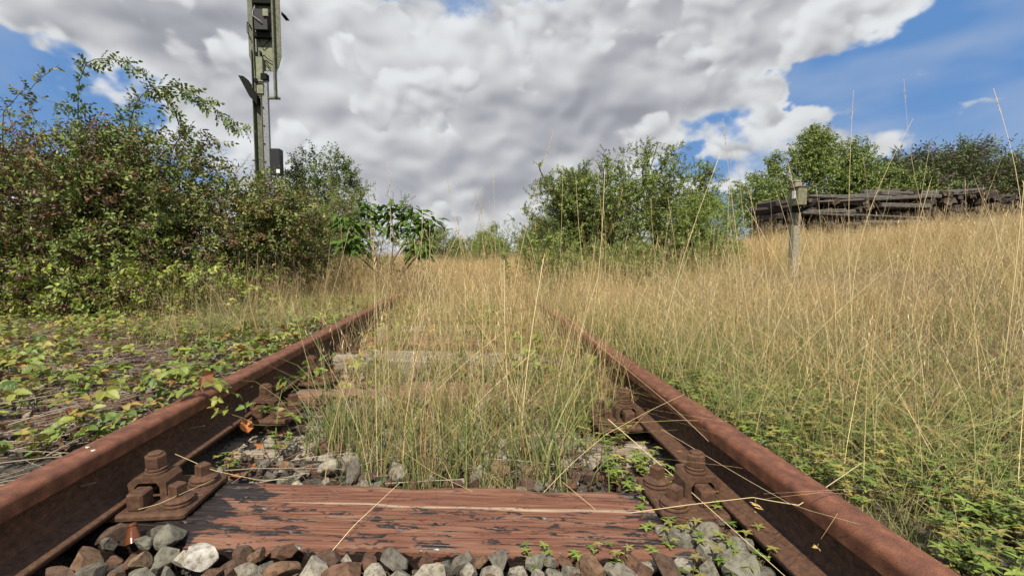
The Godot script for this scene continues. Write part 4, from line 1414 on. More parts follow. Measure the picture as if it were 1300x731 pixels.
# ---------- low weeds ----------
func weed_mesh(s: int) -> ArrayMesh:
	var mb := MB.new()
	mb.flat = true
	var r := rng(s)
	for k in 5:
		var an := r.randf() * TAU
		var top := Vector3(cos(an) * 0.03, r.randf_range(0.025, 0.075), sin(an) * 0.03)
		mb.tube([Vector3.ZERO, top * 0.5 + Vector3.UP * 0.006, top], 0.0010, 0.0006, 3, Color(0.18, 0.12, 0.05))
		for lv in 3:
			var base: Vector3 = top * [1.0, 0.72, 0.45][lv]
			var c: Color = [Color(0.17, 0.24, 0.045), Color(0.22, 0.28, 0.06), Color(0.12, 0.18, 0.035), Color(0.28, 0.26, 0.07)][r.randi() % 4]
			if r.randf() < 0.09:
				c = Color(0.36, 0.10, 0.04)
			var n: int = 5 if lv == 0 else 3
			var t := r.randf() * TAU
			for j in n:
				var a := t + TAU * j / n
				var y := Vector3(cos(a), r.randf_range(0.1, 0.5), sin(a)).normalized()
				var z := (Vector3.UP - y * y.y).normalized()
				leaflet(mb, Transform3D(Basis(y.cross(z), y, z), base), r.randf_range(0.011, 0.020), r.randf_range(0.005, 0.008), c * r.randf_range(0.85, 1.15), 4, 0.2, 0.2)
	return mb.done()


func build_weeds() -> void:
	leafy("weed", 0.5, 0.4)
	var shapes := [weed_mesh(251), weed_mesh(252), weed_mesh(253)]
	var r := rng(255)
	var spots := [[0.50, -0.885, "weed seedling against the front of the tarred sleeper, right of its middle"], [0.40, -0.875, "tiny weed between stones before the tarred sleeper"], [0.24, -0.88, "small weed growing from the stones before the middle of the sleeper"], [0.34, -0.885, "weed with narrow leaves beside the pale pointed stone"],
		[0.66, -1.05, "weed growing up through the right fastening"], [0.63, -1.16, "reddish weed behind the right fastening"], [0.60, -1.28, "weed beside the right rail behind the tarred sleeper"], [0.68, -0.90, "leafy weed patch against the foot of the right rail, front"], [0.60, -0.86, "leafy weed left of the patch at the right rail"], [0.66, -0.82, "leafy weed at the bottom edge by the right rail"], [0.56, -0.93, "weed at the right end of the tarred sleeper"], [0.70, -0.98, "weed squeezed between fastening and right rail"],
		[0.63, -1.55, "weed hiding the second fastening of the right rail"], [0.60, -1.62, "weed in front of the second right fastening"], [0.65, -2.02, "weed at the third fastening of the right rail"], [0.57, -1.12, "weed at the plate of the nearest right fastening"],
		[-0.60, -1.37, "small weed at the left rail behind its fastening"], [-0.50, -1.50, "light green weed among dead leaves near the left rail"], [0.48, -1.42, "weed in the stones below the green tuft on the right"], [0.60, -1.48, "weed between two fastenings of the right rail"]]
	for k in spots.size():
		var sp: Array = spots[k]
		var o := obj("weed", shapes[k % 3], mats["weed"], null, Transform3D(Basis(Vector3.UP, k * 2.1).scaled(Vector3.ONE * (1.0 if k > 3 else 0.8)), Vector3(sp[0], land(sp[0], sp[1]) + 0.03, sp[1])))
		tag(o, sp[2], "weed", "small weeds between the rails")
	var xf := [[], [], []]
	var tn := [[], [], []]
	for k in 1500:
		var z: float = -0.58 - 3.2 * r.randf()
		var x := 0.855 + absf(r.randfn()) * 0.6
		if k % 12 == 0:
			x = r.randf_range(0.5, 0.69)
		xf[k % 3].append(Transform3D(Basis(Vector3.UP, r.randf() * TAU).scaled(Vector3.ONE * r.randf_range(0.5, 1.1)), Vector3(x, land(x, z) + (0.02 if x < 0.7 else 0.03), z)))
		tn[k % 3].append(tint(r, 0.25))
	var o := Node3D.new()
	o.name = "ground_cover"
	add_child(o)
	tag(o, "low green weeds covering the ground along the right rail", "", "", "stuff")
	for j in 3:
		scatter("weeds", shapes[j], mats["weed"], xf[j], tn[j], o)


# ---------- shrubs and trees ----------
# a short twig along +y with leaves; pairs: pinnate like rose and sumac, else alternate
func sprig(s: int, n: int, l: float, w: float, length: float, cols: Array, pairs := false, droop := 0.0, teeth := 3) -> ArrayMesh:
	var mb := MB.new()
	mb.flat = true
	var r := rng(s)
	mb.tube([Vector3.ZERO, Vector3(0.004, length * 0.5, 0), Vector3(0, length, 0)], 0.0018, 0.0008, 3, Color(0.09, 0.06, 0.035))
	for k in n:
		var f := (k + 0.6) / n
		var sides := 2 if pairs and k < n - 1 else 1
		for j in sides:
			var a := (PI * j + r.randfn() * 0.25) if pairs else k * 2.4 + r.randfn() * 0.3
			var out := Vector3(cos(a), 0, sin(a))
			var y := (out + Vector3.UP * r.randf_range(0.3, 0.9) + Vector3.DOWN * droop).normalized()
			if pairs and sides == 1:
				y = Vector3.UP
			var nn := (Vector3(r.randfn(), r.randfn(), r.randfn()) * 0.5 + (Vector3.BACK if pairs else Vector3.UP)).normalized()
			nn = (nn - y * nn.dot(y)).normalized()
			var c: Color = cols[r.randi() % cols.size()] * r.randf_range(0.8, 1.2)
			leaflet(mb, Transform3D(Basis(y.cross(nn), y, nn), Vector3(0, length * f, 0)), l * r.randf_range(0.75, 1.15), w * r.randf_range(0.8, 1.15), c, teeth, 0.22, 0.25)
	return mb.done()


func inside(env: Array, p: Vector3) -> bool:
	if env.is_empty():
		return true
	for e in env:
		if ((p - e[0]) / e[1]).length_squared() < 1.0:
			return true
	return false


func grow(r: RandomNumberGenerator, mb: MB, out: Array, p: Vector3, dir: Vector3, length: float, rad: float, level: int, o: Dictionary) -> void:
	var steps := 6
	var pts := [p]
	for k in steps:
		dir = (dir + Vector3(r.randfn(), r.randfn(), r.randfn()) * o.wander + Vector3.UP * (o.lift if level > 0 else o.get("arch", 0.0))).normalized()
		p += dir * length / steps
		if not inside(o.env, p) and r.randf() < o.get("tight", 0.82):
			break
		pts.append(p)
		if level < o.levels and k >= o.get("bare", 1) - level:
			for q in o.split[level]:
				if r.randf() < o.split[level] - q:
					var side := dir.cross(Vector3(r.randfn(), r.randfn(), r.randfn())).normalized()
					grow(r, mb, out, p, (dir * 0.75 + side * r.randf_range(0.5, 1.1)).normalized(), length * o.shrink * r.randf_range(0.6, 1.15) * (1.0 - 0.35 * k / steps), rad * 0.55, level + 1, o)
		if level >= o.leaf_from and r.randf() < o.leafy:
			var side := dir.cross(Vector3(r.randfn(), r.randfn(), r.randfn())).normalized()
			out.append([p, (dir * 0.5 + side * 0.8 + Vector3.UP * o.get("leaf_up", 0.15)).normalized()])
	if pts.size() > 1:
		mb.tube(pts, rad, rad * 0.45, 5 if level == 0 else (4 if level == 1 else 3), o.get("bark", Color(0.085, 0.06, 0.04)) * r.randf_range(0.75, 1.2))


func leaf_frame(r: RandomNumberGenerator, p: Vector3, y: Vector3, sc: float) -> Transform3D:
	var z := y.cross(Vector3(r.randfn(), r.randfn(), r.randfn())).normalized()
	if z.y < 0:
		z = -z
	return Transform3D(Basis(y.cross(z), y, z).scaled(Vector3.ONE * sc), p)


# stems: list of [base, direction, length, radius]; sprigs: list of meshes; weights by repetition
func shrub(called: String, label: String, cat: String, at: Vector3, stems: Array, o: Dictionary, sprigs: Array, s: int, size := 1.0, shade := 0.22) -> Node3D:
	var r := rng(s)
	var t := thing(called, label, cat, at)
	var mb := MB.new()
	var out := []
	for st in stems:
		grow(r, mb, out, st[0], st[1].normalized(), st[2], st[3], 0, o)
	# fine twigs too small to follow one by one fill the shape
	for k in int(o.get("fill", 0)):
		var e: Array = o.env[r.randi() % o.env.size()]
		var d := Vector3(r.randfn(), r.randfn(), r.randfn()).normalized() * (r.randf() ** 0.45)
		var p: Vector3 = e[0] + d * e[1]
		if p.y > -0.05:
			out.append([p, (d + Vector3(r.randfn(), r.randfn() + 0.3, r.randfn()) * 0.6).normalized()])
	obj("stems", mb.done(), mats["twig"], t).set_meta("kind", "stuff")
	var xf := []
	var tn := []
	for k in sprigs:
		xf.append([])
		tn.append([])
	for q in out:
		var j: int = r.randi() % sprigs.size()
		xf[j].append(leaf_frame(r, q[0], q[1], size * r.randf_range(0.75, 1.2)))
		tn[j].append(tint(r, shade) * 1.12)
	for j in sprigs.size():
		if xf[j].size():
			scatter("foliage", sprigs[j], mats["leaf"], xf[j], tn[j], t)
	return t


func fan(r: RandomNumberGenerator, n: int, spread: float, lean: float, len0: float, len1: float, rad: float, depth := 0.6) -> Array:
	var o := []
	for k in n:
		var b := Vector3(r.randf_range(-spread, spread), -0.1, r.randf_range(-spread, spread) * depth)
		o.append([b, Vector3(b.x * lean / maxf(spread, 0.01) + r.randfn() * 0.25, 1.0, b.z * lean / maxf(spread, 0.01) + r.randfn() * 0.25), r.randf_range(len0, len1), rad * r.randf_range(0.7, 1.2)])
	return o


# an arching shoot with sprigs all along it
func shoot(t: Node3D, pts: Array, sprigs: Array, s: int, every: float, rad: float, from := 0.25, size := 1.0) -> void:
	var r := rng(s)
	var c := Curve3D.new()
	for i in pts.size():
		var tan: Vector3 = (pts[mini(i + 1, pts.size() - 1)] - pts[maxi(i - 1, 0)]) * 0.2
		c.add_point(pts[i] - t.position, -tan, tan)
	var len := c.get_baked_length()
	var line := []
	for i in 25:
		line.append(c.sample_baked(len * i / 24.0))
	var mb := MB.new()
	mb.tube(line, rad, rad * 0.35, 5, Color(0.10, 0.06, 0.035), Color(0.11, 0.13, 0.04))
	obj("shoot", mb.done(), mats["twig"], t)
	var xf := []
	var tn := []
	var d := len * from
	while d < len:
		var p := c.sample_baked(d)
		var dir := (c.sample_baked(minf(d + 0.03, len)) - c.sample_baked(maxf(d - 0.03, 0.0))).normalized()
		var side := dir.cross(Vector3(r.randfn(), r.randfn() * 0.4, r.randfn())).normalized()
		xf.append(leaf_frame(r, p, (dir * 0.5 + side * 0.7 + Vector3.DOWN * 0.25).normalized(), size * r.randf_range(0.7, 1.2)))
		tn.append(tint(r, 0.2))
		d += every * r.randf_range(0.5, 1.5)
	scatter("foliage", sprigs[s % sprigs.size()], mats["leaf"], xf, tn, t)


func build_left_thicket() -> void:
	leafy("leaf", 0.5, 0.4)
	var green := [Color(0.119, 0.173, 0.033), Color(0.154, 0.205, 0.039), Color(0.091, 0.141, 0.033), Color(0.196, 0.230, 0.055)]
	var olive := [Color(0.210, 0.211, 0.055), Color(0.154, 0.166, 0.044), Color(0.18, 0.17, 0.06), Color(0.140, 0.179, 0.039)]
	var dead := [Color(0.15, 0.085, 0.04), Color(0.10, 0.055, 0.03), Color(0.20, 0.12, 0.055), Color(0.085, 0.05, 0.03), Color(0.24, 0.11, 0.04)]
	var bright := [Color(0.238, 0.294, 0.050), Color(0.308, 0.333, 0.061), Color(0.182, 0.256, 0.044)]
	var rose := sprig(401, 4, 0.040, 0.022, 0.11, green, true)
	var rose2 := sprig(402, 4, 0.036, 0.020, 0.10, olive, true)
	var alt := sprig(403, 9, 0.036, 0.020, 0.15, green)
	var alt2 := sprig(404, 9, 0.034, 0.018, 0.15, olive)
	var brown := sprig(405, 9, 0.030, 0.016, 0.15, dead, false, 0.6)
	var feather := sprig(406, 16, 0.026, 0.007, 0.20, [Color(0.168, 0.230, 0.044), Color(0.126, 0.192, 0.039), Color(0.210, 0.256, 0.055)])
	var dry := sprig(407, 10, 0.020, 0.008, 0.16, [Color(0.36, 0.24, 0.16), Color(0.30, 0.18, 0.11)])
	var big := sprig(408, 4, 0.062, 0.042, 0.12, bright, true, 0.0, 5)
	var dark := sprig(409, 9, 0.05, 0.026, 0.18, [Color(0.077, 0.122, 0.024), Color(0.098, 0.147, 0.030), Color(0.126, 0.166, 0.033)])
	var r := rng(410)
	var dead_twig := Color(0.15, 0.10, 0.07)
	# the shrubs of the thicket, from the left edge of the picture to the right
	shrub("bramble_thicket", "tall brown and green bramble thicket at the far left edge", "thicket", Vector3(-4.6, 0.0, -5.25), fan(r, 30, 1.15, 0.5, 1.5, 2.5, 0.008), {"levels": 2, "wander": 0.16, "lift": -0.03, "arch": -0.03, "split": [1.3, 0.9], "shrink": 0.42, "leaf_from": 1, "leafy": 0.8, "bare": 1, "bark": Color(0.22, 0.11, 0.065), "fill": 1900, "env": [[Vector3(0, 0.9, 0), Vector3(1.55, 1.22, 1.0)], [Vector3(0, 0.45, 0.2), Vector3(1.5, 0.6, 0.9)]]}, [brown, alt2, alt, brown, feather], 411, 1.3)
	var rs := shrub("wild_rose", "wild rose with long arching shoots standing against the sky on the left", "rose bush", Vector3(-3.45, 0.0, -5.2), fan(r, 20, 1.0, 0.45, 1.4, 2.3, 0.008), {"levels": 2, "wander": 0.15, "lift": -0.02, "arch": -0.02, "split": [1.3, 0.9], "shrink": 0.40, "leaf_from": 1, "leafy": 0.8, "bare": 1, "bark": dead_twig, "fill": 1600, "env": [[Vector3(0, 0.8, 0), Vector3(1.25, 1.02, 0.9)], [Vector3(0, 0.4, 0.15), Vector3(1.2, 0.55, 0.85)], [Vector3(0.2, 1.4, 0), Vector3(0.7, 0.5, 0.4)]]}, [brown, rose2, alt, rose, feather], 412, 1.3)
	var shoots := [
		[Vector3(-3.86, 0.9, -5.3), Vector3(-3.90, 1.63, -5.20), Vector3(-3.89, 2.08, -5.20), Vector3(-3.86, 2.37, -5.20), Vector3(-3.79, 2.55, -5.20), Vector3(-3.56, 2.60, -5.18), Vector3(-3.31, 2.52, -5.15), Vector3(-3.16, 2.40, -5.12)],
		[Vector3(-3.45, 0.8, -5.3), Vector3(-3.43, 1.67, -5.20), Vector3(-3.38, 2.03, -5.20), Vector3(-3.25, 2.28, -5.20), Vector3(-3.04, 2.35, -5.20), Vector3(-2.76, 2.28, -5.16), Vector3(-2.51, 2.11, -5.12), Vector3(-2.43, 1.98, -5.10), Vector3(-2.21, 1.90, -5.08)],
		[Vector3(-3.04, 2.35, -5.20), Vector3(-3.03, 2.15, -5.22), Vector3(-2.93, 1.99, -5.25), Vector3(-2.84, 1.85, -5.25)],
		[Vector3(-3.78, 1.0, -5.4), Vector3(-3.72, 1.57, -5.25), Vector3(-3.52, 1.95, -5.22), Vector3(-3.33, 2.18, -5.20)],
		[Vector3(-3.45, 1.2, -5.3), Vector3(-3.58, 1.65, -5.25), Vector3(-3.75, 1.95, -5.22), Vector3(-3.93, 2.11, -5.20), Vector3(-4.18, 2.17, -5.20), Vector3(-4.34, 2.27, -5.20)],
		[Vector3(-4.15, 1.4, -5.25), Vector3(-4.21, 1.82, -5.20), Vector3(-4.30, 1.97, -5.20), Vector3(-4.36, 2.23, -5.20), Vector3(-4.27, 2.35, -5.20), Vector3(-4.04, 2.53, -5.20)],
		[Vector3(-4.62, 1.7, -5.2), Vector3(-4.59, 2.05, -5.20), Vector3(-4.49, 2.16, -5.20), Vector3(-4.41, 2.26, -5.20), Vector3(-4.31, 2.29, -5.20)],
		[Vector3(-3.1, 1.2, -5.3), Vector3(-3.05, 1.62, -5.25), Vector3(-2.9, 1.85, -5.2), Vector3(-2.7, 1.88, -5.2), Vector3(-2.5, 1.78, -5.2)]]
	var every := [0.030, 0.022, 0.035, 0.03, 0.09, 0.06, 0.10, 0.04]
	for k in shoots.size():
		shoot(rs, shoots[k], [rose, rose2] if k != 1 else [rose], 420 + k, every[k], 0.008 if k < 2 else 0.006, [0.36, 0.34, 0.0, 0.4, 0.5, 0.45, 0.5, 0.3][k], 1.15)
	shrub("mixed_shrub", "olive and rusty brown shrub between the wild rose and the signal mast", "shrub", Vector3(-2.5, 0.0, -5.45), fan(r, 18, 0.8, 0.4, 1.2, 2.0, 0.007), {"levels": 2, "wander": 0.16, "lift": 0.0, "split": [1.3, 0.9], "shrink": 0.40, "leaf_from": 1, "leafy": 0.8, "bare": 1, "bark": dead_twig, "fill": 1100, "env": [[Vector3(0, 0.7, 0), Vector3(0.95, 0.84, 0.8)]]}, [alt2, brown, feather, rose2, alt], 413, 1.2)
	shrub("feathery_shrub", "thin pale shrub with pinkish dry flower heads in front of the signal mast", "shrub", Vector3(-2.0, 0.0, -6.3), fan(r, 22, 0.75, 0.35, 1.1, 2.0, 0.005), {"levels": 2, "wander": 0.12, "lift": 0.05, "split": [1.0, 0.8], "shrink": 0.36, "leaf_from": 1, "leafy": 0.75, "bare": 2, "bark": Color(0.22, 0.17, 0.12), "fill": 700, "env": [[Vector3(0, 0.66, 0), Vector3(1.0, 0.82, 0.8)]]}, [feather, alt2, dry, feather], 414, 0.9)
	shrub("dark_shrub", "dark green dense shrub right behind the signal mast", "shrub", Vector3(-3.0, -0.3, -10.0), fan(r, 16, 0.6, 0.5, 2.2, 3.4, 0.014), {"levels": 2, "wander": 0.13, "lift": 0.04, "split": [1.4, 1.0], "shrink": 0.38, "leaf_from": 1, "leafy": 0.95, "bare": 1, "fill": 1500, "env": [[Vector3(0, 1.6, 0), Vector3(1.0, 1.5, 0.9)]]}, [dark], 415, 1.1)
	shrub("arching_shrub", "airy shrub with arching twigs between the dark shrub and the young tree", "shrub", Vector3(-1.75, -0.1, -7.6), fan(r, 14, 0.6, 0.6, 1.2, 2.0, 0.006), {"levels": 2, "wander": 0.14, "lift": -0.05, "arch": -0.04, "split": [1.0, 0.8], "shrink": 0.42, "leaf_from": 1, "leafy": 0.6, "bare": 2, "bark": Color(0.18, 0.14, 0.10), "fill": 350, "env": [[Vector3(0, 0.8, 0), Vector3(1.3, 1.1, 0.8)]]}, [alt2, alt2, feather], 416, 0.95)
	shrub("dead_brush", "grey tangle of bare dry stems left of the young tree", "brushwood", Vector3(-1.5, 0.0, -6.6), fan(r, 36, 0.7, 0.7, 0.6, 1.15, 0.0035), {"levels": 1, "wander": 0.2, "lift": 0.0, "split": [0.8, 0.0], "shrink": 0.4, "leaf_from": 1, "leafy": 0.25, "bare": 1, "bark": Color(0.30, 0.24, 0.18), "env": []}, [dry, alt2], 417, 0.8)
	# brighter bramble mounds along the foot of the thicket
	for k in 4:
		var x: float = [-4.5, -3.75, -3.0, -2.3][k]
		shrub("bramble_mound", ["low bright bramble mound at the left edge under the brown thicket", "low bramble mound at the foot of the wild rose", "low green mound at the foot of the rusty shrub", "low mound of pale brambles left of the dry grass"][k], "bramble", Vector3(x, 0.0, -4.6 + 0.04 * k), fan(r, 15, 0.42, 0.7, 0.5, 1.0, 0.004), {"levels": 1, "wander": 0.22, "lift": -0.10, "arch": -0.12, "split": [1.2, 0.0], "shrink": 0.5, "leaf_from": 0, "leafy": 0.8, "bare": 0, "fill": 420, "env": [[Vector3(0, 0.2, 0), Vector3(0.62, [0.5, 0.6, 0.42, 0.34][k], 0.5)]], "leaf_up": 0.5}, [big, alt, brown, alt2], 430 + k, 0.8)


func build_young_tree() -> void:
	var t := thing("young_tree", "young walnut-like tree with drooping shiny leaves by the left rail", "tree", Vector3(-0.86, 0.04, -5.5))
	var r := rng(451)
	var stems := [[Vector3(-0.02, 0, 0), Vector3(-0.10, 0.4, 0.02), Vector3(-0.32, 0.72, 0.03), Vector3(-0.50, 0.95, 0.05)], [Vector3(0, 0, 0), Vector3(0.03, 0.45, 0), Vector3(0.06, 0.8, -0.03), Vector3(0.02, 1.15, -0.04)], [Vector3(0.03, 0, 0.02), Vector3(0.16, 0.4, 0.04), Vector3(0.34, 0.75, 0.05), Vector3(0.50, 0.95, 0.08)],
		[Vector3(0.04, 0.5, 0), Vector3(0.2, 0.75, -0.05), Vector3(0.28, 1.08, -0.1)], [Vector3(-0.1, 0.42, 0.0), Vector3(-0.22, 0.8, -0.06), Vector3(-0.25, 1.1, -0.08)], [Vector3(-0.06, 0.3, 0.0), Vector3(-0.3, 0.55, 0.12), Vector3(-0.44, 0.70, 0.18)], [Vector3(0.1, 0.3, 0.02), Vector3(0.3, 0.52, 0.1), Vector3(0.40, 0.62, 0.16)]]
	var shapes := []
	for k in 5:
		var mb := MB.new()
		mb.flat = true
		leaflet(mb, Transform3D(Basis(), Vector3(0, 0.01, 0)), 0.125, 0.074, [Color(0.085, 0.155, 0.03), Color(0.10, 0.175, 0.035), Color(0.125, 0.20, 0.045), Color(0.07, 0.13, 0.028), Color(0.14, 0.21, 0.055)][k], 5, 0.2, 0.55)
		mb.tube([Vector3.ZERO, Vector3(0, 0.012, 0)], 0.001, 0.001, 3, Color(0.168, 0.179, 0.044))
		shapes.append(mb.done())
	var m := leafy("walnut_leaf", 0.8, 0.5)
	m.metallic_specular = 0.25
	var more := []
	var more_tint := []
	for st in stems:
		var mb := MB.new()
		mb.tube(st, 0.012, 0.004, 6, Color(0.16, 0.11, 0.08), Color(0.13, 0.12, 0.06))
		var o := obj("stem", mb.done(), mats["twig"], t)
		for k in 96:
			var f := 1.0 - 0.42 * (r.randf() ** 1.4)
			var i := mini(int(f * (st.size() - 1)), st.size() - 2)
			var p: Vector3 = st[i].lerp(st[i + 1], f * (st.size() - 1) - i)
			var an := r.randf() * TAU
			var outw := Vector3(cos(an), 0, sin(an))
			p += outw * r.randf_range(0.0, 0.13) + Vector3.UP * r.randf_range(-0.02, 0.09)
			var y := (outw + Vector3.UP * r.randf_range(-0.55, 0.45)).normalized()
			var z := (Vector3.UP + outw * 0.5 + Vector3(r.randfn(), 0, r.randfn()) * 0.3)
			z = (z - y * y.dot(z)).normalized()
			var leaf_at := Transform3D(Basis(y.cross(z), y, z).scaled(Vector3.ONE * r.randf_range(0.55, 0.85)), p)
			if k < 42:
				obj("leaf", shapes[r.randi() % 5], m, o, leaf_at)
			else:
				more.append(leaf_at)
				more_tint.append(tint(r, 0.2))
	scatter("small_leaves", shapes[1], m, more, more_tint, t)


func build_far_plants() -> void:
	var r := rng(471)
	var haw := sprig(472, 10, 0.042, 0.026, 0.16, [Color(0.105, 0.160, 0.030), Color(0.133, 0.192, 0.036), Color(0.084, 0.128, 0.028), Color(0.182, 0.224, 0.050)])
	var haw2 := sprig(473, 10, 0.040, 0.024, 0.15, [Color(0.168, 0.218, 0.044), Color(0.119, 0.179, 0.033), Color(0.224, 0.243, 0.055)])
	var wil := sprig(474, 14, 0.055, 0.010, 0.22, [Color(0.210, 0.282, 0.055), Color(0.252, 0.320, 0.066), Color(0.168, 0.237, 0.050)])
	var far := sprig(475, 9, 0.07, 0.038, 0.28, [Color(0.112, 0.160, 0.033), Color(0.140, 0.192, 0.044), Color(0.182, 0.211, 0.055)])
	var hang := sprig(476, 10, 0.11, 0.034, 0.26, [Color(0.126, 0.192, 0.039), Color(0.168, 0.230, 0.050), Color(0.098, 0.154, 0.033), Color(0.210, 0.256, 0.066)], false, 1.2)
	var sum1 := sprig(477, 8, 0.12, 0.034, 0.50, [Color(0.077, 0.109, 0.031), Color(0.098, 0.128, 0.039), Color(0.070, 0.090, 0.033)], true, 0.5)
	var sum2 := sprig(478, 7, 0.12, 0.034, 0.46, [Color(0.085, 0.05, 0.05), Color(0.06, 0.045, 0.045), Color(0.084, 0.096, 0.039)], true, 0.3)
	var stems := fan(r, 15, 0.45, 0.75, 1.7, 2.9, 0.022)
	stems += [[Vector3(-0.2, 0.1, 0), Vector3(-0.75, 1.1, 0.1), 2.6, 0.02], [Vector3(-0.2, 0.1, 0.1), Vector3(-1.0, 0.85, 0.1), 2.1, 0.018], [Vector3(-0.2, 0.1, 0), Vector3(-0.9, 0.6, 0.2), 1.9, 0.016], [Vector3(0.2, 0.1, 0), Vector3(0.9, 1.1, 0.0), 2.5, 0.02], [Vector3(0.1, 0.1, 0), Vector3(0.25, 1.2, 0.0), 2.9, 0.02]]
	shrub("hawthorn_bush", "big round hawthorn bush right of the track, in the middle of the view", "bush", Vector3(2.86, -0.15, -8.2), stems, {"tight": 0.55, "levels": 2, "wander": 0.13, "lift": 0.03, "arch": 0.0, "split": [1.75, 1.15], "shrink": 0.40, "leaf_from": 1, "leafy": 0.95, "bare": 1, "fill": 2100, "env": [[Vector3(0.25, 1.35, 0), Vector3(1.6, 1.3, 1.3)], [Vector3(0.2, 2.0, 0), Vector3(1.0, 0.75, 0.9)], [Vector3(-0.9, 1.85, 0), Vector3(0.85, 0.42, 0.6)], [Vector3(-0.85, 1.2, 0.1), Vector3(0.75, 0.32, 0.5)], [Vector3(0.95, 1.85, 0), Vector3(0.75, 0.65, 0.7)]]}, [haw, haw2, haw2], 481, 0.95)
	shrub("willow_shrub", "light green willow-like shrub at the right side of the hawthorn bush", "shrub", Vector3(3.95, 0.0, -7.5), fan(r, 18, 0.45, 0.5, 1.2, 2.2, 0.008), {"levels": 2, "wander": 0.10, "lift": 0.06, "split": [1.2, 0.9], "shrink": 0.4, "leaf_from": 1, "leafy": 0.9, "bare": 1, "fill": 900, "env": [[Vector3(0.0, 0.85, 0), Vector3(0.58, 0.80, 0.5)]]}, [wil], 482, 1.0)
	for k in 5:
		var p: Vector3 = [Vector3(1.35, 0.0, -6.4), Vector3(1.75, 0.05, -6.7), Vector3(2.1, 0.05, -6.9), Vector3(1.05, 0.0, -6.9), Vector3(2.6, 0.1, -7.0)][k]
		shrub("nettle", ["leafy green herb before the left foot of the hawthorn", "taller green herb before the middle of the hawthorn", "green herb in the grass before the hawthorn's stems", "green herb beside the right rail before the hawthorn", "small herb under the right half of the hawthorn"][k], "herb", p, fan(r, 14, 0.2, 0.5, 0.45, 0.95, 0.004), {"levels": 1, "wander": 0.08, "lift": 0.1, "split": [1.0, 0.0], "shrink": 0.35, "leaf_from": 0, "leafy": 0.95, "bare": 0, "env": []}, [haw2, haw2, wil], 490 + k, 0.75)
	# shrubs at the end of the track
	var fl := ["rounded shrub at the end of the track, just right of the young tree", "low shrub at the far end of the track, left of its middle", "far dark bush where the track ends, right of its middle", "airy far shrub with open twigs above the end of the track", "far bush at the left foot of the hawthorn", "spiky grey-green shrub in the far middle"]
	var fp := [[-1.35, -19.0, 1.3, 1.75], [-0.1, -23.0, 1.4, 1.5], [1.6, -21.0, 1.5, 2.0], [2.1, -17.0, 0.9, 2.3], [3.6, -18.0, 1.6, 2.3], [0.75, -19.5, 0.8, 1.9]]
	for k in fp.size():
		var f: Array = fp[k]
		shrub("far_shrub", fl[k], "shrub", Vector3(f[0], -0.3, f[1]), fan(r, 14, f[2] * 0.35, 0.7, f[3] * 0.7, f[3] * 1.25, 0.012), {"levels": 2, "wander": 0.13, "lift": 0.04, "split": [1.2, 0.9], "shrink": 0.42, "leaf_from": 1, "leafy": 0.9 if k != 3 else 0.5, "bare": 1, "fill": 450 if k != 3 else 60, "env": [[Vector3(0, f[3] * 0.55, 0), Vector3(f[2], f[3] * 0.62, f[2])]]}, [far] if k != 5 else [wil], 500 + k, 0.9)
	# trees on the bank to the right
	shrub("hanging_leaf_tree", "tree with long hanging leaves behind the left end of the timber stack", "tree", Vector3(11.0, 0.8, -14.6), fan(r, 12, 0.5, 0.8, 3.0, 4.6, 0.035), {"levels": 2, "wander": 0.12, "lift": 0.03, "split": [1.4, 1.0], "shrink": 0.36, "leaf_from": 1, "leafy": 0.9, "bare": 2, "leaf_up": 0.2, "fill": 2600, "env": [[Vector3(0.3, 1.9, 0), Vector3(2.1, 1.6, 1.3)], [Vector3(-1.6, 1.6, 0), Vector3(0.95, 0.8, 0.8)], [Vector3(0.3, 3.1, 0), Vector3(0.6, 0.9, 0.5)], [Vector3(1.6, 2.6, 0), Vector3(0.9, 1.0, 0.6)]]}, [hang], 511, 1.0)
	shrub("low_tree", "yellowish green low tree behind the middle of the timber stack", "tree", Vector3(14.2, 0.9, -15.2), fan(r, 16, 1.3, 0.5, 2.0, 3.2, 0.03), {"levels": 2, "wander": 0.12, "lift": 0.03, "split": [1.5, 1.0], "shrink": 0.38, "leaf_from": 1, "leafy": 0.95, "bare": 1, "fill": 2600, "env": [[Vector3(0, 1.4, 0), Vector3(2.6, 1.35, 1.2)]]}, [far, hang], 512, 1.0)
	var sl := ["dark sumac with purplish tops behind the right end of the timber stack", "taller dark sumac at the right, its top standing highest", "dark sumac at the far right edge behind the others"]
	var sp := [[16.6, -16.0, 1.9, 3.0], [18.9, -16.3, 1.7, 3.35], [21.2, -16.0, 1.8, 3.1]]
	for k in 3:
		var f: Array = sp[k]
		shrub("sumac", sl[k], "sumac", Vector3(f[0], 0.95, f[1]), fan(r, 17, f[2] * 0.45, 0.55, f[3] * 0.75, f[3] * 1.15, 0.03), {"levels": 2, "wander": 0.10, "lift": 0.06, "split": [1.3, 0.9], "shrink": 0.36, "leaf_from": 1, "leafy": 0.95, "bare": 1, "leaf_up": 0.4, "fill": 1200, "env": [[Vector3(0, f[3] * 0.52, 0), Vector3(f[2], f[3] * 0.62, 1.2)]]}, [sum1, sum1, sum2], 520 + k, 1.25)


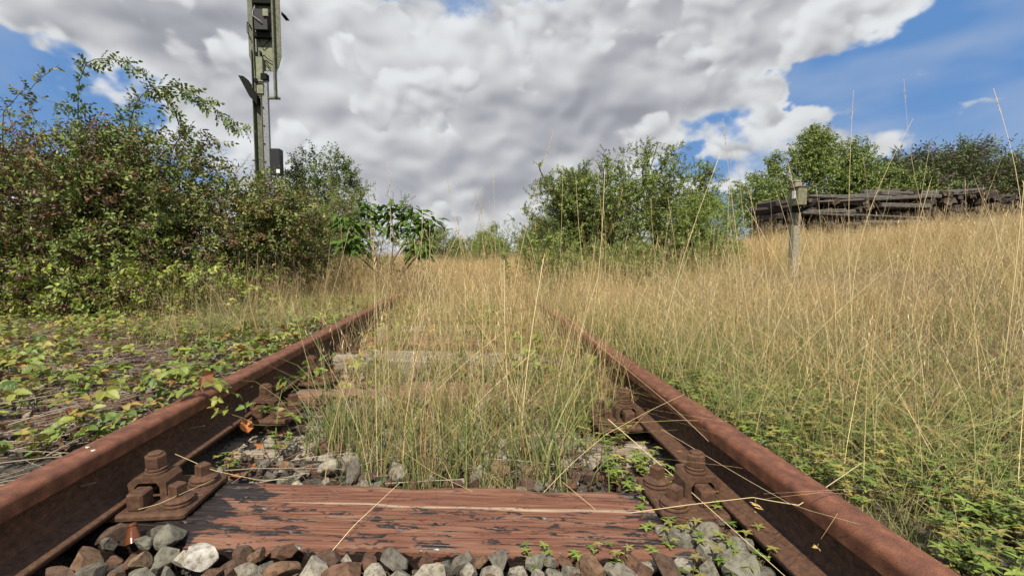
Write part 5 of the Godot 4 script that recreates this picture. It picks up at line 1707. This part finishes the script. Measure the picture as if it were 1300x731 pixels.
# ---------- things that people left ----------
func build_signal_mast() -> void:
	var z := -8.7
	var gm := mat("old_green_paint", Color.WHITE, 0.7)
	wrapped(gm, blotch(256, 541, 7.0, 40.0, Color(0.30, 0.315, 0.255), Color(0.385, 0.40, 0.33), Color(0.45, 0.46, 0.385), 0.08), 1.6)
	var gl := mat("pale_green_paint", Color.WHITE, 0.65)
	wrapped(gl, blotch(256, 545, 6.0, 40.0, Color(0.38, 0.40, 0.32), Color(0.47, 0.495, 0.405), Color(0.53, 0.55, 0.455), 0.08), 1.8)
	var zinc := mat("galvanised", Color.WHITE, 0.55, 0.3)
	wrapped(zinc, blotch(256, 551, 9.0, 50.0, Color(0.42, 0.43, 0.45), Color(0.52, 0.53, 0.55), Color(0.58, 0.59, 0.6), 0.08), 2.5)
	var dark := mat("dark_steel", Color(0.13, 0.14, 0.13), 0.92)
	dark.metallic_specular = 0.25
	var black := mat("black_plastic", Color(0.10, 0.10, 0.11), 0.5)
	var white := mat("white_plate", Color(0.86, 0.86, 0.84), 0.6)
	var t := thing("signal_mast", "grey-green railway signal mast seen from behind above the left shrubs", "signal mast", Vector3(-3.6, 0.0, z))
	var add := func(called: String, m: Material, boxes: Array) -> MeshInstance3D:
		var mb := MB.new()
		for b in boxes:
			mb.box(b[0] + Vector3(3.6, 0, 0), b[1], 0.004, Transform3D() if b.size() < 3 else b[2])
		return obj(called, mb.done(), m, t)
	add.call("base_plate", dark, [[Vector3(-3.55, 0.02, 0), Vector3(0.5, 0.06, 0.5)]])
	add.call("post", gm, [[Vector3(-3.605, 2.10, 0), Vector3(0.15, 4.1, 0.012)], [Vector3(-3.674, 2.10, 0.055), Vector3(0.012, 4.1, 0.098)], [Vector3(-3.536, 2.10, 0.055), Vector3(0.012, 4.1, 0.098)]])
	var rail := add.call("cable_duct", zinc, [[Vector3(-3.478, 2.80, 0.05), Vector3(0.095, 1.75, 0.07)]]) as MeshInstance3D
	for k in 5:
		var mb := MB.new()
		mb.lathe(Vector3.ZERO, [Vector2(0.013, 0), Vector2(0.012, 0.012)], 6, 0.0, Transform3D(Basis(Vector3.RIGHT, PI / 2), Vector3(-3.505 + 3.6, 2.25 + k * 0.31, 0.087)), Color.WHITE, true)
		obj("bolt", mb.done(), dark, rail)
	add.call("clamp", dark, [[Vector3(-3.475, 3.70, 0.06), Vector3(0.10, 0.11, 0.12)]])
	add.call("conduit", dark, [[Vector3(-3.585, 1.05, 0.09), Vector3(0.05, 2.05, 0.05)]])
	# the open back of the signal head
	add.call("back_panel", gl, [[Vector3(-3.455, 4.98, 0.0), Vector3(0.34, 2.30, 0.02)]])
	add.call("side_flange", gm, [[Vector3(-3.672, 5.05, 0.05), Vector3(0.115, 2.00, 0.014)], [Vector3(-3.620, 4.98, 0.09), Vector3(0.012, 2.34, 0.09)]])
	add.call("side_flange", gm, [[Vector3(-3.240, 5.05, 0.05), Vector3(0.105, 2.00, 0.014)], [Vector3(-3.290, 4.75, 0.09), Vector3(0.030, 2.80, 0.09)]])
	for s in [0, 1]:
		var mb := MB.new()
		var x0: float = [-3.725, -3.190][s] + 3.6
		var x1: float = [-3.626, -3.275][s] + 3.6
		var p := [Vector3(x0, 4.05, 0.057), Vector3(x0 + (0.045 if s == 0 else -0.05), 3.88, 0.057), Vector3(x1, 3.84, 0.057), Vector3(x1, 4.05, 0.057)]
		if s == 1:
			p.reverse()
		var q := []
		for v in p:
			q.append(v - Vector3(0, 0, 0.014))
		mb.poly(p)
		for k in 4:
			mb.poly([p[k], q[k], q[(k + 1) % 4], p[(k + 1) % 4]])
		obj("flange_corner", mb.done(), gm, t)
	add.call("cross_brace", dark, [[Vector3(-3.455, 4.40, 0.07), Vector3(0.33, 0.085, 0.09)]])
	add.call("cross_brace", dark, [[Vector3(-3.455, 4.96, 0.07), Vector3(0.33, 0.085, 0.09)]])
	add.call("lamp_housing", black, [[Vector3(-3.46, 4.62, 0.10), Vector3(0.22, 0.34, 0.17)]])
	add.call("lamp_housing", black, [[Vector3(-3.45, 5.28, 0.10), Vector3(0.24, 0.36, 0.17)]])
	add.call("terminal_box", gl, [[Vector3(-3.37, 4.72, 0.20), Vector3(0.09, 0.12, 0.03)]])
	add.call("centre_post", gl, [[Vector3(-3.545, 3.72, 0.07), Vector3(0.11, 0.62, 0.08)]])
	add.call("frame_post", gm, [[Vector3(-3.652, 3.66, 0.03), Vector3(0.028, 0.50, 0.05)]])
	add.call("frame_bar", gm, [[Vector3(-3.450, 3.36, 0.04), Vector3(0.42, 0.035, 0.06)]])
	add.call("latch", dark, [[Vector3(-3.60, 3.62, 0.12), Vector3(0.05, 0.075, 0.04)], [Vector3(-3.545, 3.60, 0.13), Vector3(0.12, 0.018, 0.02)]])
	# dark hood below the head on the left, and the tip of a hood on the far side
	var hood := MB.new()
	var hp := [Vector3(-0.275, 3.69, 0.16), Vector3(-0.19, 3.68, 0.16), Vector3(0.02, 3.36, 0.16), Vector3(0.02, 3.21, 0.16), Vector3(-0.10, 3.34, 0.16)]
	hp.reverse()
	var hq := []
	for v in hp:
		hq.append(v - Vector3(0, 0, 0.2))
	hood.poly(hp)
	for k in 5:
		hood.poly([hp[k], hq[k], hq[(k + 1) % 5], hp[(k + 1) % 5]])
	obj("hood", hood.done(), dark, t)
	var tip := MB.new()
	var tp := [Vector3(0.405, 4.86, -0.02), Vector3(0.405, 4.80, -0.02), Vector3(0.475, 4.80, -0.02)]
	tip.poly(tp)
	tip.poly([tp[0] - Vector3(0, 0, 0.2), tp[2] - Vector3(0, 0, 0.2), tp[1] - Vector3(0, 0, 0.2)])
	tip.poly([tp[0], tp[2], tp[2] - Vector3(0, 0, 0.2), tp[0] - Vector3(0, 0, 0.2)])
	tip.poly([tp[2], tp[1], tp[1] - Vector3(0, 0, 0.2), tp[2] - Vector3(0, 0, 0.2)])
	obj("hood", tip.done(), dark, t)
	var runs := [[Vector3(0.0, 4.85, 0.10), Vector3(0.02, 4.66, 0.20), Vector3(0.15, 4.57, 0.22), Vector3(0.24, 4.50, 0.12)], [Vector3(0.06, 4.32, 0.06), Vector3(0.10, 4.22, 0.05), Vector3(0.2, 4.32, 0.05), Vector3(0.27, 4.40, 0.05)], [Vector3(0.08, 4.12, 0.04), Vector3(0.05, 4.0, 0.05), Vector3(0.12, 4.08, 0.06), Vector3(0.2, 4.0, 0.05), Vector3(0.26, 3.98, 0.04)], [Vector3(-0.05, 4.50, 0.09), Vector3(-0.12, 4.62, 0.09), Vector3(-0.13, 4.45, 0.09), Vector3(-0.07, 4.32, 0.09)], [Vector3(0.07, 4.02, 0.05), Vector3(0.16, 3.95, 0.06), Vector3(0.22, 3.86, 0.05)]]
	for k in runs.size():
		var mb := MB.new()
		var c := Curve3D.new()
		var pts: Array = runs[k]
		for i in pts.size():
			var tan: Vector3 = (pts[mini(i + 1, pts.size() - 1)] - pts[maxi(i - 1, 0)]) * 0.2
			c.add_point(pts[i], -tan, tan)
		var line := []
		for i in 16:
			line.append(c.sample_baked(c.get_baked_length() * i / 15.0))
		mb.tube(line, 0.008, 0.008, 5)
		obj("cable", mb.done(), zinc if k == 0 else dark, t)
	var bx := add.call("equipment_box", black, [[Vector3(-3.325, 2.25, 0.06), Vector3(0.17, 0.45, 0.16)]]) as MeshInstance3D
	var lb := MB.new()
	lb.box(Vector3(-3.275 + 3.6, 2.085, 0.142), Vector3(0.06, 0.065, 0.004), 0.001)
	obj("label_plate", lb.done(), white, bx)


func build_post() -> void:
	var conc := mat("weathered_concrete", Color.WHITE, 0.95)
	wrapped(conc, blotch(512, 561, 14.0, 110.0, Color(0.40, 0.37, 0.31), Color(0.56, 0.53, 0.46), Color(0.66, 0.63, 0.56), 0.25), 2.2, grain(256, 565, 50.0), 0.4)
	var tan := mat("faded_green_box", Color.WHITE, 0.7)
	wrapped(tan, blotch(256, 571, 7.0, 40.0, Color(0.38, 0.375, 0.29), Color(0.45, 0.445, 0.35), Color(0.52, 0.51, 0.41), 0.1), 3.0)
	var y0 := land(4.5, -6.0)
	var t := thing("box_post", "grey weathered concrete post with an old box, standing in the golden grass", "post", Vector3(4.52, y0, -6.06))
	var mb := MB.new()
	mb.box(Vector3(0, (1.60 - y0) * 0.5 - 0.1, 0), Vector3(0.10, 1.60 - y0 + 0.2, 0.10), 0.012)
	obj("shaft", mb.done(), conc, t)
	mb = MB.new()
	mb.box(Vector3.ZERO, Vector3(0.09, 0.03, 0.095), 0.012, Transform3D(Basis(Vector3.FORWARD, 0.10), Vector3(-0.008, 1.612 - y0 * 1.0 + 0.1 - 0.1, 0.0)))
	obj("cap", mb.done(), conc, t)
	mb = MB.new()
	mb.box(Vector3(-0.09, 1.385 - y0, 0.15), Vector3(0.125, 0.23, 0.20), 0.008)
	var bx := obj("box", mb.done(), tan, t)
	mb = MB.new()
	mb.box(Vector3(-0.09, 1.508 - y0, 0.15), Vector3(0.14, 0.016, 0.215), 0.004)
	obj("lid", mb.done(), mats["rust_iron"], bx)
	mb = MB.new()
	mb.box(Vector3(-0.160, 1.41 - y0, 0.17), Vector3(0.012, 0.10, 0.06), 0.003)
	obj("side_plate", mb.done(), mats["white_plate"], bx)
	mb = MB.new()
	mb.box(Vector3(-0.07, 1.235 - y0, 0.13), Vector3(0.10, 0.09, 0.12), 0.01)
	obj("bracket", mb.done(), mats["dark_steel"], t)
	mb = MB.new()
	mb.box(Vector3(0.0, 1.20 - y0, 0.0), Vector3(0.115, 0.014, 0.115), 0.003)
	obj("strap", mb.done(), mats["dark_steel"], t)
	mb = MB.new()
	mb.tube([Vector3(-0.085, 1.22 - y0, 0.06), Vector3(-0.075, 0.8 - y0, 0.03), Vector3(-0.072, -0.1, 0.02)], 0.018, 0.018, 8)
	obj("conduit", mb.done(), mats["old_green_paint"], t)


func build_timber_stack() -> void:
	var t := thing("timber_stack", "long dark stack of old split logs behind the golden grass on the right", "timber stack", Vector3(11.5, 0.75, -12.6))
	var r := rng(581)
	var ends := mat("log_wood", Color.WHITE, 0.95)
	ends.vertex_color_use_as_albedo = true
	wrapped(ends, blotch(256, 585, 10.0, 60.0, Color(0.55, 0.53, 0.52), Color(0.82, 0.8, 0.78), Color(1, 1, 1), 0.3), 4.0, grain(256, 587, 40.0), 1.0, false)
	var shapes := []
	for k in 10:
		var mb := MB.new()
		mb.flat = true
		var sides: int = [9, 3, 8, 4, 5, 9, 3, 4, 10, 5][k]
		var bark := Color(0.10, 0.08, 0.065) * r.randf_range(0.7, 1.3)
		var cut: Color = [Color(0.15, 0.12, 0.095), Color(0.10, 0.088, 0.078), Color(0.19, 0.15, 0.11), Color(0.075, 0.065, 0.058)][k % 4]
		var rim := []
		for j in sides:
			var a := TAU * j / sides + r.randfn() * 0.12
			rim.append(Vector2(cos(a), sin(a)) * r.randf_range(0.78, 1.08))
		var rings := []
		for q in 3:
			var ring := []
			var zz: float = [0.75, 0.0, -0.75][q]
			var skew := Vector3(r.randfn(), r.randfn(), 0) * 0.05
			for j in sides:
				ring.append(Vector3(rim[j].x, rim[j].y, zz * 10.0 + r.randfn() * 0.25) + skew)
			rings.append(ring)
		for q in 2:
			for j in sides:
				mb.poly([rings[q][j], rings[q + 1][j], rings[q + 1][(j + 1) % sides], rings[q][(j + 1) % sides]], bark)
		mb.poly(rings[0], cut)
		var back: Array = rings[2].duplicate()
		back.reverse()
		mb.poly(back, cut)
		shapes.append(mb.done())
	var y := 0.05
	var row := 0
	while y < 1.70:
		var x := -3.1 + r.randf() * 0.1
		while x < 4.4:
			var rad := r.randf_range(0.075, 0.125)
			var top := 1.58 + 0.10 * sin(x * 0.9) + 0.04 * x
			if y < top and r.randf() < 0.95:
				obj("log", shapes[r.randi() % 10], ends, t, Transform3D((Basis(Vector3.UP, r.randfn() * 0.10) * Basis(Vector3.RIGHT, r.randfn() * 0.06) * Basis(Vector3.BACK, r.randf() * TAU)).scaled(Vector3(rad, rad, 0.1)), Vector3(x, y + r.randfn() * 0.02, r.randfn() * 0.10)))
			x += rad * 1.95
		y += 0.185
		row += 1
	# long weathered boards laid lengthwise on top and along the left half
	var grey := mat("silver_wood", Color.WHITE, 0.9)
	wrapped(grey, blotch(512, 591, 10.0, 80.0, Color(0.22, 0.205, 0.19), Color(0.34, 0.325, 0.305), Color(0.47, 0.45, 0.42), 0.15), 1.5, grain(256, 595, 30.0), 0.8)
	var boards := []
	for k in 34:
		var x := r.randf_range(-2.1, 0.6) if k % 3 else r.randf_range(-1.0, 3.4)
		var yy := r.randf_range(0.25, 1.42) if k % 3 else 1.55 + 0.05 * x + r.randf() * 0.12
		if k < 6:
			yy = 1.46 + 0.05 * x + r.randf() * 0.1
		boards.append([x, minf(yy, 1.62 + 0.05 * x), 0.76 + r.randf() * 0.10 if k % 3 else r.randf_range(-0.2, 0.7), r.randf_range(0.9, 2.3), r.randfn() * 0.045])
	for k in boards.size():
		var b: Array = boards[k]
		var mb := MB.new()
		mb.box(Vector3.ZERO, Vector3(b[3], r.randf_range(0.05, 0.12), r.randf_range(0.12, 0.22)), 0.018)
		obj("board", mb.done(), grey, t, Transform3D(Basis(Vector3.BACK, b[4]) * Basis(Vector3.UP, r.randfn() * 0.03), Vector3(b[0], b[1], b[2])))


func build_lamp() -> void:
	var t := thing("yard_lamp", "dark round-topped yard lamp rising out of the tree on the right", "lamp post", Vector3(15.45, 0.9, -20.0))
	var mb := MB.new()
	mb.lathe(Vector3.ZERO, [Vector2(0.09, -0.2), Vector2(0.07, 4.35)], 12)
	obj("pole", mb.done(), mats["galvanised"], t)
	mb = MB.new()
	mb.lathe(Vector3(0, 4.30, 0), [Vector2(0.08, 0.0), Vector2(0.10, 0.25), Vector2(0.19, 0.56)], 20)
	obj("cone", mb.done(), mats["white_plate"], t)
	mb = MB.new()
	mb.lathe(Vector3(0, 4.86, 0), [Vector2(0.20, 0.0), Vector2(0.29, 0.03), Vector2(0.29, 0.09), Vector2(0.18, 0.12)], 24)
	obj("cap", mb.done(), mats["black_plastic"], t)
	mb = MB.new()
	mb.lathe(Vector3(0, 3.85, 0), [Vector2(0.10, 0.0), Vector2(0.27, 0.02), Vector2(0.27, 0.07), Vector2(0.10, 0.12)], 24)
	obj("lower_ring", mb.done(), mats["dark_steel"], t)


const SKY_WIDTH := 3072

func _ready() -> void:
	set_the_light()
	build_ground()
	build_rails()
	build_sleepers()
	build_fastenings()
	build_ballast()
	build_grass()
	build_stalks()
	build_brambles()
	build_weeds()
	build_left_thicket()
	build_young_tree()
	build_far_plants()
	build_signal_mast()
	build_post()
	build_timber_stack()
	build_lamp()
